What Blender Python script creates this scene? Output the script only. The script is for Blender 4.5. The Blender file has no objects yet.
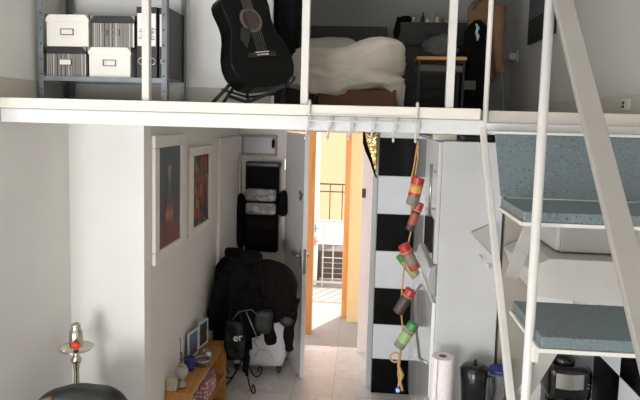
import bpy, bmesh, math, random
from mathutils import Vector, Matrix, noise
C = bpy.context.scene.collection
PI = math.pi
random.seed(7)
BASE = {}

# ------------------------------------------------------------------ materials
def lin(c):
    return c / 12.92 if c <= 0.04045 else ((c + 0.055) / 1.055) ** 2.4

def srgb(h):
    h = h.lstrip('#')
    return tuple(lin(int(h[i:i + 2], 16) / 255) for i in (0, 2, 4)) + (1,)

def newmat(name):
    m = bpy.data.materials.new(name); m.use_nodes = True
    nt = m.node_tree
    return m, nt, nt.nodes['Principled BSDF']

def mat(name, col, rough=0.6, metal=0.0, var=0.06, scale=8.0, bump=0.0, bscale=60.0, spec=0.5, sheen=0.0, coat=0.0):
    """plain surface with a little procedural variation of colour and relief"""
    m, nt, p = newmat(name)
    c = srgb(col) if isinstance(col, str) else tuple(col) + (1,)
    p.inputs['Roughness'].default_value = rough
    p.inputs['Metallic'].default_value = metal
    p.inputs['Specular IOR Level'].default_value = spec
    p.inputs['Sheen Weight'].default_value = sheen
    p.inputs['Coat Weight'].default_value = coat
    tc = nt.nodes.new('ShaderNodeTexCoord')
    n = nt.nodes.new('ShaderNodeTexNoise'); n.inputs['Scale'].default_value = scale; n.inputs['Detail'].default_value = 3
    nt.links.new(tc.outputs['Object'], n.inputs['Vector'])
    r = nt.nodes.new('ShaderNodeValToRGB')
    r.color_ramp.elements[0].position = 0.3; r.color_ramp.elements[1].position = 0.7
    r.color_ramp.elements[0].color = tuple(x * (1 - var) for x in c[:3]) + (1,)
    r.color_ramp.elements[1].color = tuple(min(1, x * (1 + var)) for x in c[:3]) + (1,)
    nt.links.new(n.outputs['Fac'], r.inputs['Fac']); nt.links.new(r.outputs['Color'], p.inputs['Base Color'])
    if bump:
        n2 = nt.nodes.new('ShaderNodeTexNoise'); n2.inputs['Scale'].default_value = bscale; n2.inputs['Detail'].default_value = 4
        nt.links.new(tc.outputs['Object'], n2.inputs['Vector'])
        b = nt.nodes.new('ShaderNodeBump'); b.inputs['Strength'].default_value = bump; b.inputs['Distance'].default_value = 0.01
        nt.links.new(n2.outputs['Fac'], b.inputs['Height']); nt.links.new(b.outputs['Normal'], p.inputs['Normal'])
    return m

def mat_glass(name, col, rough=0.05, trans=0.9):
    m, nt, p = newmat(name)
    p.inputs['Base Color'].default_value = srgb(col); p.inputs['Roughness'].default_value = rough
    p.inputs['Transmission Weight'].default_value = trans; p.inputs['IOR'].default_value = 1.3
    return m

def mat_ramp(name, coord_axis, stops, lo, hi, rough=0.4, noise_amt=0.0):
    """print or stripe running along one object axis; stops = [(pos, hex)]"""
    m, nt, p = newmat(name)
    p.inputs['Roughness'].default_value = rough
    tc = nt.nodes.new('ShaderNodeTexCoord'); sx = nt.nodes.new('ShaderNodeSeparateXYZ')
    nt.links.new(tc.outputs['Object'], sx.inputs['Vector'])
    mr = nt.nodes.new('ShaderNodeMapRange'); mr.inputs['From Min'].default_value = lo; mr.inputs['From Max'].default_value = hi
    nt.links.new(sx.outputs[coord_axis], mr.inputs['Value'])
    r = nt.nodes.new('ShaderNodeValToRGB')
    while len(r.color_ramp.elements) < len(stops): r.color_ramp.elements.new(0.5)
    for e, (q, h) in zip(r.color_ramp.elements, stops): e.position = q; e.color = srgb(h)
    nt.links.new(mr.outputs['Result'], r.inputs['Fac']); nt.links.new(r.outputs['Color'], p.inputs['Base Color'])
    return m

def mat_stripes(name, a, b, c, scale):
    m, nt, p = newmat(name); p.inputs['Roughness'].default_value = 0.6
    tc = nt.nodes.new('ShaderNodeTexCoord')
    mp = nt.nodes.new('ShaderNodeMapping'); mp.inputs['Scale'].default_value = (scale, scale, 0.02)
    nt.links.new(tc.outputs['Object'], mp.inputs['Vector'])
    n = nt.nodes.new('ShaderNodeTexNoise'); n.inputs['Scale'].default_value = 1.0; n.inputs['Detail'].default_value = 0
    nt.links.new(mp.outputs['Vector'], n.inputs['Vector'])
    r = nt.nodes.new('ShaderNodeValToRGB'); r.color_ramp.interpolation = 'CONSTANT'
    cols = [(0, c), (.36, a), (.42, b), (.455, c), (.52, a), (.56, b), (.59, c), (.66, a)]
    while len(r.color_ramp.elements) < len(cols): r.color_ramp.elements.new(0.5)
    for e, (q, h) in zip(r.color_ramp.elements, cols): e.position = q; e.color = srgb(h)
    nt.links.new(n.outputs['Fac'], r.inputs['Fac']); nt.links.new(r.outputs['Color'], p.inputs['Base Color'])
    return m

def mat_cells(name, cols, scale, rough=0.5, metal=0.0):
    """patchwork of flat colours (abstract print, sequins, floral cloth)"""
    m, nt, p = newmat(name); p.inputs['Roughness'].default_value = rough; p.inputs['Metallic'].default_value = metal
    tc = nt.nodes.new('ShaderNodeTexCoord')
    n = nt.nodes.new('ShaderNodeTexNoise'); n.inputs['Scale'].default_value = scale * .4; n.inputs['Detail'].default_value = 2
    nt.links.new(tc.outputs['Object'], n.inputs['Vector'])
    v = nt.nodes.new('ShaderNodeTexVoronoi'); v.inputs['Scale'].default_value = scale
    ad = nt.nodes.new('ShaderNodeVectorMath'); ad.operation = 'MULTIPLY_ADD'
    ad.inputs[1].default_value = (.12, .12, .12)
    nt.links.new(n.outputs['Color'], ad.inputs[0]); nt.links.new(tc.outputs['Object'], ad.inputs[2])
    nt.links.new(ad.outputs['Vector'], v.inputs['Vector'])
    sx = nt.nodes.new('ShaderNodeSeparateColor'); nt.links.new(v.outputs['Color'], sx.inputs['Color'])
    r = nt.nodes.new('ShaderNodeValToRGB'); r.color_ramp.interpolation = 'CONSTANT'
    while len(r.color_ramp.elements) < len(cols): r.color_ramp.elements.new(0.5)
    for i, (e, h) in enumerate(zip(r.color_ramp.elements, cols)): e.position = i / len(cols); e.color = srgb(h)
    nt.links.new(sx.outputs[0], r.inputs['Fac']); nt.links.new(r.outputs['Color'], p.inputs['Base Color'])
    return m

def mat_dots(name, a, b, scale, thr=0.3):
    m, nt, p = newmat(name); p.inputs['Roughness'].default_value = 0.6
    tc = nt.nodes.new('ShaderNodeTexCoord'); v = nt.nodes.new('ShaderNodeTexVoronoi'); v.inputs['Scale'].default_value = scale
    v.inputs['Randomness'].default_value = 0.3
    nt.links.new(tc.outputs['Object'], v.inputs['Vector'])
    r = nt.nodes.new('ShaderNodeValToRGB'); r.color_ramp.interpolation = 'CONSTANT'
    r.color_ramp.elements[0].color = srgb(b); r.color_ramp.elements[1].color = srgb(a); r.color_ramp.elements[1].position = thr
    nt.links.new(v.outputs['Distance'], r.inputs['Fac']); nt.links.new(r.outputs['Color'], p.inputs['Base Color'])
    return m

def mat_wood(name, a, b, scale=(3, 60, 60), rough=0.45):
    m, nt, p = newmat(name); p.inputs['Roughness'].default_value = rough
    tc = nt.nodes.new('ShaderNodeTexCoord'); mp = nt.nodes.new('ShaderNodeMapping'); mp.inputs['Scale'].default_value = scale
    nt.links.new(tc.outputs['Object'], mp.inputs['Vector'])
    n = nt.nodes.new('ShaderNodeTexNoise'); n.inputs['Scale'].default_value = 1; n.inputs['Detail'].default_value = 4
    nt.links.new(mp.outputs['Vector'], n.inputs['Vector'])
    r = nt.nodes.new('ShaderNodeValToRGB'); r.color_ramp.elements[0].color = srgb(a); r.color_ramp.elements[1].color = srgb(b)
    r.color_ramp.elements[0].position = .3; r.color_ramp.elements[1].position = .7
    nt.links.new(n.outputs['Fac'], r.inputs['Fac']); nt.links.new(r.outputs['Color'], p.inputs['Base Color'])
    return m

def mat_tiles(name, col, grout, size, ox, oy, rough):
    m, nt, p = newmat(name)
    tc = nt.nodes.new('ShaderNodeTexCoord'); mp = nt.nodes.new('ShaderNodeMapping'); mp.inputs['Location'].default_value = (-ox, -oy, 0)
    nt.links.new(tc.outputs['Object'], mp.inputs['Vector'])
    b = nt.nodes.new('ShaderNodeTexBrick'); b.offset = 0; b.squash = 1
    c = srgb(col)
    b.inputs['Color1'].default_value = c; b.inputs['Color2'].default_value = tuple(x * .95 for x in c[:3]) + (1,)
    b.inputs['Mortar'].default_value = srgb(grout); b.inputs['Scale'].default_value = 1
    b.inputs['Brick Width'].default_value = size; b.inputs['Row Height'].default_value = size
    b.inputs['Mortar Size'].default_value = 0.003
    nt.links.new(mp.outputs['Vector'], b.inputs['Vector']); nt.links.new(b.outputs['Color'], p.inputs['Base Color'])
    n = nt.nodes.new('ShaderNodeTexNoise'); n.inputs['Scale'].default_value = 5
    nt.links.new(tc.outputs['Object'], n.inputs['Vector'])
    mr = nt.nodes.new('ShaderNodeMapRange'); mr.inputs['To Min'].default_value = rough * .8; mr.inputs['To Max'].default_value = rough * 1.2
    nt.links.new(n.outputs['Fac'], mr.inputs['Value']); nt.links.new(mr.outputs['Result'], p.inputs['Roughness'])
    return m

def mat_wicker(name, a, b):
    m, nt, p = newmat(name); p.inputs['Roughness'].default_value = .7
    tc = nt.nodes.new('ShaderNodeTexCoord')
    k = nt.nodes.new('ShaderNodeTexChecker'); k.inputs['Scale'].default_value = 90
    k.inputs['Color1'].default_value = srgb(a); k.inputs['Color2'].default_value = srgb(b)
    nt.links.new(tc.outputs['Object'], k.inputs['Vector']); nt.links.new(k.outputs['Color'], p.inputs['Base Color'])
    return m

M = dict(
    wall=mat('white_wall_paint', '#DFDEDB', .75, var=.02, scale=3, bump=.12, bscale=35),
    hallwall=mat('warm_white_wall_paint', '#DAD5CE', .75, var=.02, scale=3, bump=.1, bscale=35),
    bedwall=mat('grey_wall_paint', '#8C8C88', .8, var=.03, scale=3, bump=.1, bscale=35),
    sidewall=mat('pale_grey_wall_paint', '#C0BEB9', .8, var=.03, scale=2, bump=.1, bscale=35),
    screenreflect=mat('grey_screen_reflection', '#43474A', .25),
    skirt=mat('beige_skirting_paint', '#B6B1A6', .6, var=.06, scale=6, bump=.15, bscale=40),
    ceil=mat('ceiling_paint', '#E8E8E6', .85, var=.02),
    beam=mat('white_beam_gloss', '#C8C8C7', .45, var=.03, scale=12, bump=.25, bscale=25),
    fascia=mat('cream_fascia_paint', '#D3CDC2', .5, var=.03, scale=10, bump=.15, bscale=30),
    metalwhite=mat('white_enamel', '#C9C6C1', .4, var=.03, scale=12, bump=.08, bscale=50),
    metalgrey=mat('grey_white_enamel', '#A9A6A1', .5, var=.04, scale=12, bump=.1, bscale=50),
    wirewhite=mat('white_coated_wire', '#C2C0BC', .4, var=.03),
    galv=mat('galvanised_steel', '#757A7E', .45, .4, var=.12, scale=14),
    white=mat('white_lacquer', '#C4C4C3', .35, var=.015),
    whiteglossy=mat('white_gloss_lacquer', '#E6E8EA', .12, var=.015, coat=.4),
    board=mat('white_cardboard', '#E2DFD8', .7, var=.03),
    blackboard=mat('black_cardboard', '#201F20', .6, var=.1),
    stripe=mat_stripes('striped_paper', '#2A2728', '#D8D3CA', '#5E595A', 125),
    brass=mat('aged_nickel', '#8C8474', .4, .7, var=.1),
    steel=mat('brushed_steel', '#B5B2AC', .3, .9, var=.08),
    chrome=mat('polished_nickel', '#C9C0B0', .18, .95, var=.05),
    black=mat('black_plastic', '#151516', .4, var=.1),
    blackmetal=mat('black_steel', '#141415', .45, .3, var=.1),
    guitar=mat('black_guitar_lacquer', '#050505', .3, var=.02, spec=.2),
    darkwood=mat_wood('dark_rosewood', '#2A1A12', '#3E281B'),
    cream=mat('cream_binding', '#5E584C', .5),
    bone=mat('bone_white', '#DDD8C8', .4),
    headboard=mat('charcoal_veneer', '#211F1F', .5, var=.1),
    dresser=mat('black_brown_veneer', '#0A0909', .5, var=.1),
    linen=mat('off_white_linen', '#BDB5A8', .9, var=.05, scale=5, bump=.3, bscale=14, sheen=.2),
    pillow=mat('pale_cotton', '#CFC9BD', .9, var=.04, bump=.2, bscale=20),
    wicker=mat_wicker('brown_wicker', '#6E4126', '#4A2A18'),
    birch=mat_wood('beech_wood', '#A9713B', '#C08A4E', (40, 2, 40)),
    oak=mat_wood('honey_wood', '#9C6A38', '#B98550', (3, 40, 40)),
    greycloth=mat('grey_knit', '#4A4949', .95, var=.15, scale=30, bump=.4, bscale=80),
    blackcloth=mat('black_cloth', '#080809', .95, spec=.15, var=.2, scale=9, bump=.4, bscale=30),
    blackcloth2=mat('charcoal_black_cloth', '#0B0B0D', .9, spec=.15, var=.2, scale=7, bump=.4, bscale=22),
    browncloth=mat('dark_brown_wool', '#160F0F', .95, spec=.15, var=.15, scale=9, bump=.3, bscale=40),
    maroon=mat('maroon_lining', '#301A1F', .6, var=.2, scale=30),
    parka=mat('tan_canvas', '#6E5138', .9, var=.1, scale=8, bump=.4, bscale=25),
    olive=mat('dark_olive_nylon', '#161713', .6, var=.15, scale=8, bump=.4, bscale=25),
    polybag=mat('black_polythene', '#0A0A0C', .5, spec=.3, var=.2, scale=10, bump=.6, bscale=18),
    clear=mat('dusty_clear_vinyl', '#77736F', .25, var=.25, scale=25, bump=.6, bscale=40),
    greyband=mat('grey_cloth_band', '#57534E', .9),
    screen=mat('dark_glass_screen', '#0D0F0F', .12, var=.05, coat=.5),
    stair=None, tileblack=mat('black_glazed_tile', '#060607', .15, var=.05, spec=.15),
    tilewhite=mat('white_glazed_tile', '#DFE3E6', .18, var=.02),
    grout=mat('grey_grout', '#9A9A98', .9),
    darkgap=mat('shadow_gap_black', '#0B0B0B', .7),
    greyplast=mat('silver_grey_plastic', '#A3A3A3', .35, .3, var=.05),
    paper=mat('quilted_paper', '#EAE2E0', .95, var=.03, scale=60, bump=.6, bscale=70),
    kraft=mat('brown_card', '#8B6F58', .9),
    glass=mat_glass('clear_glass', '#E9ECEC'), bluelid=mat('blue_plastic', '#1E357E', .35),
    glasswhite=mat('milky_glass', '#C6C0B4', .2, var=.05, coat=.3),
    orange=mat('orange_foil', '#E2401F', .45, var=.1),
    leather=mat('black_leather', '#1A1A1B', .45, var=.2, scale=10, bump=.35, bscale=18),
    tan=mat('tan_leather', '#7B5B3D', .6),
    framecream=mat('ivory_frame_paint', '#DCD6CC', .5, var=.03),
    photo1=mat_ramp('seaside_photo', 2, [(0, '#3A2C2C'), (.35, '#6A4A44'), (.5, '#34506A'), (1, '#4A6E8A')], 0, .13),
    photo2=mat_ramp('portrait_photo', 2, [(0, '#22262C'), (.4, '#5A3830'), (.65, '#2C3630'), (1, '#3E4A54')], 0, .13),
    print1=mat_ramp('teal_red_print', 2, [(0, '#7C2426'), (.18, '#6A2226'), (.45, '#3A3436'), (.7, '#2F3B40'), (1, '#38464A')], 0, .6),
    bottleprint=mat_ramp('amber_bottle_print', 2, [(0, '#5A1E1E'), (.40, '#6E2A20'), (.50, '#A8744A'), (.58, '#8A4A2C'), (.64, '#4E463E'), (.9, '#56605E'), (1, '#8A7A5A')], 0.02, .52),
    print2=mat_cells('floral_print', ['#2A2226', '#84341C', '#3B2A28', '#8A2A20', '#8E7040', '#232A33', '#5B4E3C', '#8E3A22'], 14),
    sequin=mat_cells('gold_sequins', ['#C9A24A', '#3A2C14', '#E6CF86', '#8A6A24', '#F0E2B0', '#5A4520'], 55, .3, .8),
    suitcase=mat('silver_white_shell', '#E4E6EA', .4, .1, var=.03, bump=.1, bscale=40),
    blue=mat('cobalt_blue', '#1C2A66', .5, var=.2), reddots=mat_dots('pink_dotted_bag', '#9A6262', '#CDB2AC', 34, .4),
    creamdots=mat_dots('beige_woven_box', '#B9AE98', '#9C927C', 90, .35),
    reed=mat('brown_reed', '#7A4A2A', .7), jute=mat('jute_twine', '#B08B5A', .95, var=.2, scale=90, bump=.8, bscale=200),
    redcap=mat('red_cap', '#9E1B1B', .4), greencap=mat('green_cap', '#27702F', .4),
    redspice=mat('paprika', '#8A4028', .5), yellowspice=mat('turmeric_label', '#B9853A', .6),
    greyspice=mat('ground_pepper', '#6E675A', .6, var=.2, scale=200), greenspice=mat('dried_herb', '#8C8A62', .5, var=.3, scale=150),
    darkspice=mat('dark_berries', '#3A2A28', .5, var=.4, scale=150), greenlabel=mat('green_label', '#7C9A5C', .5),
    eyeblue=mat('evil_eye_blue', '#2A4FB0', .2), eyewhite=mat('evil_eye_white', '#EAF0F5', .2),
    doorleaf=mat('grey_white_door', '#E4E2E4', .45, var=.02),
    orangewood=mat_wood('orange_varnished_wood', '#C48448', '#D89E60', (30, 30, 3)),
    yellowwall=mat('yellow_render', '#EACB98', .85, var=.03), ochre=mat('ochre_render', '#C98F6A', .85, var=.03),
    outwhite=mat('white_render', '#EDEDEA', .85), porch=mat_tiles('grey_porch_tile', '#8C837D', '#6E6762', .45, -.25, 5.7, .55),
    railgrey=mat('grey_painted_iron', '#B5B0AC', .5), slat=mat('dark_bench_slat', '#4A4443', .7),
    floor=mat_tiles('pale_floor_tile', '#D8D2CC', '#A39A94', .338, -.235, 4.984 - 30 * .338, .28),
    handink=mat('ballpoint_ink', '#3A3E52', .7), lettering=mat('white_print', '#C9C9C9', .6),
    coffee=mat('black_gloss_plastic', '#101011', .25, var=.05),
    perfume=mat('frosted_bottle', '#8E8B84', .25), bluegrey=mat('pale_blue_cloth', '#9AA6B5', .8),
    flowerblue=mat('sky_blue_paint', '#7FB4D8', .6), flowerpink=mat('pink_paint', '#D88AA8', .6),
    railpaint=mat('handrail_grey_paint', '#8F8B85', .5, var=.04, scale=12),
    doorlit=mat('pinkish_white_daylit', '#EFE5E2', .6, var=.02), beige=mat('beige_recess_shade', '#9C958A', .75, var=.04, bump=.1),  # pinkish white carries the outdoor light, beige the shade of the recess
    tin=mat('cream_tin', '#B9B7A8', .4, .2), mirror=mat('frosted_pane', '#AEADAF', .3, var=.03),
)
# speckled blue-grey stair covering
def _stair():
    m, nt, p = newmat('speckled_blue_rubber'); p.inputs['Roughness'].default_value = .42
    tc = nt.nodes.new('ShaderNodeTexCoord'); v = nt.nodes.new('ShaderNodeTexNoise'); v.inputs['Scale'].default_value = 110; v.inputs['Detail'].default_value = 1
    nt.links.new(tc.outputs['Object'], v.inputs['Vector'])
    r = nt.nodes.new('ShaderNodeValToRGB')
    for e, (q, h) in zip(r.color_ramp.elements, ((.27, '#383F41'), (.34, '#5F6B6E'))): e.position = q; e.color = srgb(h)
    e = r.color_ramp.elements.new(.62); e.color = srgb('#647073')
    e = r.color_ramp.elements.new(.74); e.color = srgb('#748083')
    nt.links.new(v.outputs['Fac'], r.inputs['Fac']); nt.links.new(r.outputs['Color'], p.inputs['Base Color'])
    return m
M['stair'] = _stair()

# ------------------------------------------------------------------ builders
class B:
    def __init__(s): s.bm = bmesh.new()
    def box(s, x0, x1, y0, y1, z0, z1, mi=0):
        vs = [s.bm.verts.new(p) for p in ((x0, y0, z0), (x1, y0, z0), (x1, y1, z0), (x0, y1, z0), (x0, y0, z1), (x1, y0, z1), (x1, y1, z1), (x0, y1, z1))]
        for f in ((0, 3, 2, 1), (4, 5, 6, 7), (0, 1, 5, 4), (1, 2, 6, 5), (2, 3, 7, 6), (3, 0, 4, 7)):
            s.bm.faces.new([vs[i] for i in f]).material_index = mi
        return s
    def prism(s, poly, axis, a0, a1):
        """poly: 2-D outline in the two axes left over (x,z for 'y'; y,z for 'x'; x,y for 'z')"""
        def v(p, a):
            return {'x': (a, p[0], p[1]), 'y': (p[0], a, p[1]), 'z': (p[0], p[1], a)}[axis]
        A = [s.bm.verts.new(v(p, a0)) for p in poly]; D = [s.bm.verts.new(v(p, a1)) for p in poly]
        s.bm.faces.new(A); s.bm.faces.new(D[::-1])
        n = len(poly)
        for i in range(n): s.bm.faces.new((A[i], D[i], D[(i + 1) % n], A[(i + 1) % n]))
        return s
    def tube(s, pts, r, seg=8, closed=False):
        pts = [Vector(p) for p in pts]; n = len(pts)
        rs = r if isinstance(r, (list, tuple)) else [r] * n
        rings = []; up = None
        for i, p in enumerate(pts):
            if closed: t = pts[(i + 1) % n] - pts[i - 1]
            else: t = pts[min(i + 1, n - 1)] - pts[max(i - 1, 0)]
            t.normalize()
            if up is None:
                up = Vector((0, 0, 1)) if abs(t.z) < .9 else Vector((1, 0, 0))
            a = t.cross(up).normalized(); up = a.cross(t).normalized()
            rings.append([s.bm.verts.new(p + (a * math.cos(2 * PI * k / seg) + up * math.sin(2 * PI * k / seg)) * rs[i]) for k in range(seg)])
        m = n if closed else n - 1
        for i in range(m):
            q, w = rings[i], rings[(i + 1) % n]
            for k in range(seg): s.bm.faces.new((q[k], q[(k + 1) % seg], w[(k + 1) % seg], w[k]))
        if not closed:
            s.bm.faces.new(rings[0][::-1]); s.bm.faces.new(rings[-1])
        return s
    def lathe(s, prof, c=(0, 0, 0), seg=20, sx=1, sy=1, fn=None):
        rings = []
        for r, z in prof:
            ring = []
            for k in range(seg):
                a = 2 * PI * k / seg; rr = max(r, 1e-4)
                if fn: rr *= fn(a, z)
                ring.append(s.bm.verts.new((c[0] + rr * math.cos(a) * sx, c[1] + rr * math.sin(a) * sy, c[2] + z)))
            rings.append(ring)
        for q, w in zip(rings, rings[1:]):
            for k in range(seg): s.bm.faces.new((q[k], q[(k + 1) % seg], w[(k + 1) % seg], w[k]))
        s.bm.faces.new(rings[0][::-1]); s.bm.faces.new(rings[-1])
        return s
    def blob(s, c, r, sub=3, fn=None):
        """puffy closed shape: radii r about c, fn(unit vector) scales it"""
        res = bmesh.ops.create_icosphere(s.bm, subdivisions=sub, radius=1)
        for v in res['verts']:
            u = v.co.normalized(); k = fn(u) if fn else 1
            v.co = Vector((c[0] + u.x * r[0] * k, c[1] + u.y * r[1] * k, c[2] + u.z * r[2] * k))
        return s
    def rbox(s, x0, x1, y0, y1, z0, z1, n=10, pw=5, fn=None):
        """cushion-like rounded box, with fn(point) returning an offset"""
        res = bmesh.ops.create_icosphere(s.bm, subdivisions=5 if n > 12 else 4, radius=1)
        c = Vector(((x0 + x1) / 2, (y0 + y1) / 2, (z0 + z1) / 2)); h = Vector(((x1 - x0) / 2, (y1 - y0) / 2, (z1 - z0) / 2))
        for v in res['verts']:
            u = v.co.normalized(); k = (abs(u.x) ** pw + abs(u.y) ** pw + abs(u.z) ** pw) ** (-1 / pw)
            p = Vector((c.x + u.x * k * h.x, c.y + u.y * k * h.y, c.z + u.z * k * h.z))
            if fn: p = p + Vector(fn(p))
            v.co = p
        return s
    def build(s, name, m, parent=None, bevel=0.0, smooth=False, origin=True):
        bmesh.ops.recalc_face_normals(s.bm, faces=s.bm.faces[:])
        me = bpy.data.meshes.new(name)
        if parent is not None: base = BASE.get(parent.name, Vector())
        elif origin:
            xs = [v.co for v in s.bm.verts]
            base = Vector(((min(v.x for v in xs) + max(v.x for v in xs)) / 2, (min(v.y for v in xs) + max(v.y for v in xs)) / 2, min(v.z for v in xs)))
        else: base = Vector()
        for v in s.bm.verts: v.co -= base
        s.bm.to_mesh(me); s.bm.free()
        o = bpy.data.objects.new(name, me); C.objects.link(o)
        for q in (m if isinstance(m, (list, tuple)) else [m]): me.materials.append(q)
        if smooth:
            for p in me.polygons: p.use_smooth = True
        if parent is not None: o.parent = parent; BASE[o.name] = base
        else: o.location = base; BASE[o.name] = base
        if bevel:
            bv = o.modifiers.new('bevel', 'BEVEL'); bv.width = bevel; bv.segments = 2; bv.limit_method = 'ANGLE'
        return o

def tag(o, label=None, cat=None, group=None, kind=None):
    if label: o['label'] = label
    if cat: o['category'] = cat
    if group: o['group'] = group
    if kind: o['kind'] = kind
    return o

def thing(name, label, cat, loc=(0, 0, 0), group=None, local=False):
    o = bpy.data.objects.new(name, None); C.objects.link(o); o.empty_display_size = .05
    if not local: o.location = loc
    BASE[o.name] = Vector() if local else Vector(loc)
    return tag(o, label, cat, group)

def kids(o): return [c for c in bpy.data.objects if c.parent == o]
def copy_tree(o, label=None, parent=None):
    c = o.copy(); C.objects.link(c); c.parent = parent
    BASE[c.name] = BASE.get(o.name, Vector())
    if label: c['label'] = label
    for k in kids(o): copy_tree(k, None, c)
    return c

def struct(name, b, m, bevel=0.0, parent=None):
    o = b.build(name, m, parent, bevel=bevel, origin=False)
    if parent is None: o['kind'] = 'structure'
    return o

def text(name, body, size, m, parent, loc, rot, ext=.0004):
    cu = bpy.data.curves.new(name, 'FONT'); cu.body = body; cu.size = size; cu.extrude = ext; cu.align_x = 'CENTER'; cu.align_y = 'CENTER'
    tmp = bpy.data.objects.new(name, cu); C.objects.link(tmp); bpy.context.view_layer.update()
    me = bpy.data.meshes.new_from_object(tmp.evaluated_get(bpy.context.evaluated_depsgraph_get())); bpy.data.objects.remove(tmp)
    o = bpy.data.objects.new(name, me); C.objects.link(o); me.materials.clear(); me.materials.append(m); o.parent = parent
    o.location = Vector(loc) - BASE.get(parent.name, Vector()); o.rotation_euler = rot
    return o

def arc(c, r, a0, a1, n, plane='xz'):
    out = []
    for i in range(n + 1):
        a = a0 + (a1 - a0) * i / n
        p, q = r * math.cos(a), r * math.sin(a)
        out.append({'xz': (c[0] + p, c[1], c[2] + q), 'xy': (c[0] + p, c[1] + q, c[2]), 'yz': (c[0], c[1] + p, c[2] + q)}[plane])
    return out

def nz(p, s, seed=0.0): return noise.noise(Vector((p[0] * s + seed, p[1] * s + seed * 1.7, p[2] * s - seed)))

# ------------------------------------------------------------------ the setting
MZ = 2.355            # mezzanine floor
XL, XR, YA, YE, XH = -1.70, 1.30, 3.17, 5.60, -1.258
struct('floor', B().box(-3.6, 1.4, -2.6, 5.70, -.1, 0), M['floor'])
struct('ceiling', B().box(-3.7, 1.4, -2.7, 5.8, 4.7, 4.8), M['ceil'])
struct('wall_left', B().box(XL - .1, XL, 2.45, YA + .1, 0, 4.7).box(XL - .1, XL, YA + .1, 5.7, 2.25, 4.7), M['wall'])
struct('wall_step', B().box(-3.6, XL - .1, 2.45, 2.55, 0, 4.7), M['wall'])
struct('wall_alcove', B().box(XL, XH, YA, YA + .1, 0, MZ).box(XL, -.54, YA, YA + .1, MZ, 4.7), M['wall'])
struct('wall_hall', B().box(XH - .1, XH, YA + .1, 5.7, 0, 2.25), M['hallwall'])
struct('wall_back', B().box(XH, -.80, YE, 5.70, 0, 2.25).box(.045, 1.3, YE, 5.70, 0, 2.25).box(-.80, .045, YE, 5.70, 2.17, 2.25), M['hallwall'])
struct('trim_7', B().box(-.045, .045, 5.59, 5.70, 0, 2.17), M['doorlit'])  # strip by the entrance; daylight on it is put into the pinkish white
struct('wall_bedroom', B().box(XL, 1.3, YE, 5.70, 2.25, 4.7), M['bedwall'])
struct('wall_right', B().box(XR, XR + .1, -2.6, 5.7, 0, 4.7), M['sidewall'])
struct('wall_hall_right', B().box(.045, .42, 4.93, YE, 0, 2.25), M['doorlit'])
struct('wall_kitchen', B().box(.77, .945, 3.26, 3.36, 0, 2.25), M['beige'])  # recess beside the tall unit; its shade is put into the beige
struct('wall_kitchen_corner', B().box(.945, XR, 3.25, 3.36, 0, 2.25), M['wall'])
# the daylight side behind the viewer: two tall windows
struct('wall_rear', B().box(-3.6, -3.0, -2.7, -2.6, 0, 4.7).box(-.6, 1.4, -2.7, -2.6, 0, 4.7).box(-3.0, -.6, -2.7, -2.6, 0, .4).box(-3.0, -.6, -2.7, -2.6, 2.3, 4.7), M['wall'])
struct('wall_outer', B().box(-3.7, -3.6, -2.7, -1.9, 0, 4.7).box(-3.7, -3.6, 1.1, 2.55, 0, 4.7).box(-3.7, -3.6, -1.9, 1.1, 0, .4).box(-3.7, -3.6, -1.9, 1.1, 2.3, 4.7), M['wall'])
for i, wb in enumerate((B().box(-3.0, -.6, -2.68, -2.64, .4, .46).box(-3.0, -.6, -2.68, -2.64, 2.24, 2.3).box(-1.83, -1.77, -2.68, -2.64, .4, 2.3),
                        B().box(-3.68, -3.64, -1.9, 1.1, .4, .46).box(-3.68, -3.64, -1.9, 1.1, 2.24, 2.3).box(-3.68, -3.64, -.43, -.37, .4, 2.3))):
    struct('window_%d' % (i + 1), wb, M['white'])
# mezzanine
struct('slab_mezzanine', B().box(XL, XR, 2.60, YE, 2.25, MZ), M['wall'])
struct('beam_front', B().box(XL + .004, .50, 2.555, 2.61, 2.248, 2.312).box(.50, XR, 2.555, 2.61, 2.262, 2.302), M['beam'], bevel=.004)
struct('trim_1', B().box(XL, .475, 2.545, 2.605, 2.313, MZ + .006), M['fascia'], bevel=.004)
struct('trim_2', B().box(.49, XR, 2.575, 2.605, 2.303, MZ - .002), M['skirt'])
struct('baseboard_left', B().box(XL, XL + .012, 2.5, YA, MZ, 2.455), M['skirt'])
struct('baseboard_alcove', B().box(XL + .012, -.54, YA - .012, YA, MZ, 2.455), M['skirt'])
struct('baseboard_right', B().box(XR - .012, XR, 2.62, YE, MZ, 2.46), M['skirt'])
# checkered tile pier between hall and kitchen
rows = [0.0, .30, .60, .91, 1.225, 1.535, 1.85, 2.16, 2.25]
tp = B(); tp.box(.09, .415, 4.76, 4.93, 0, 2.25, 0)
for i in range(8): tp.box(.092, .413, 4.75, 4.76, rows[i] + .002, rows[i + 1] - .002, 2 if i % 2 == 0 else 1)
struct('pillar', tp, [M['grout'], M['tilewhite'], M['tileblack']])
# checkered tiles on the kitchen side wall
kt = B(); ty = [3.241, 2.916, 2.591, 2.266, 1.941]; tz = [.73, 1.055, 1.38]
for i in range(4):
    for j in range(2):
        kt.box(XR - .008, XR, ty[i + 1] + .002, ty[i] - .002, tz[j] + .002, tz[j + 1] - .002, 1 if (i + j) % 2 == 0 else 0)
struct('wall_tiles', kt, [M['tilewhite'], M['tileblack']])
struct('trim_3', B().box(.045, .088, 4.86, 4.93, 0, 2.25), M['white'])

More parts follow.
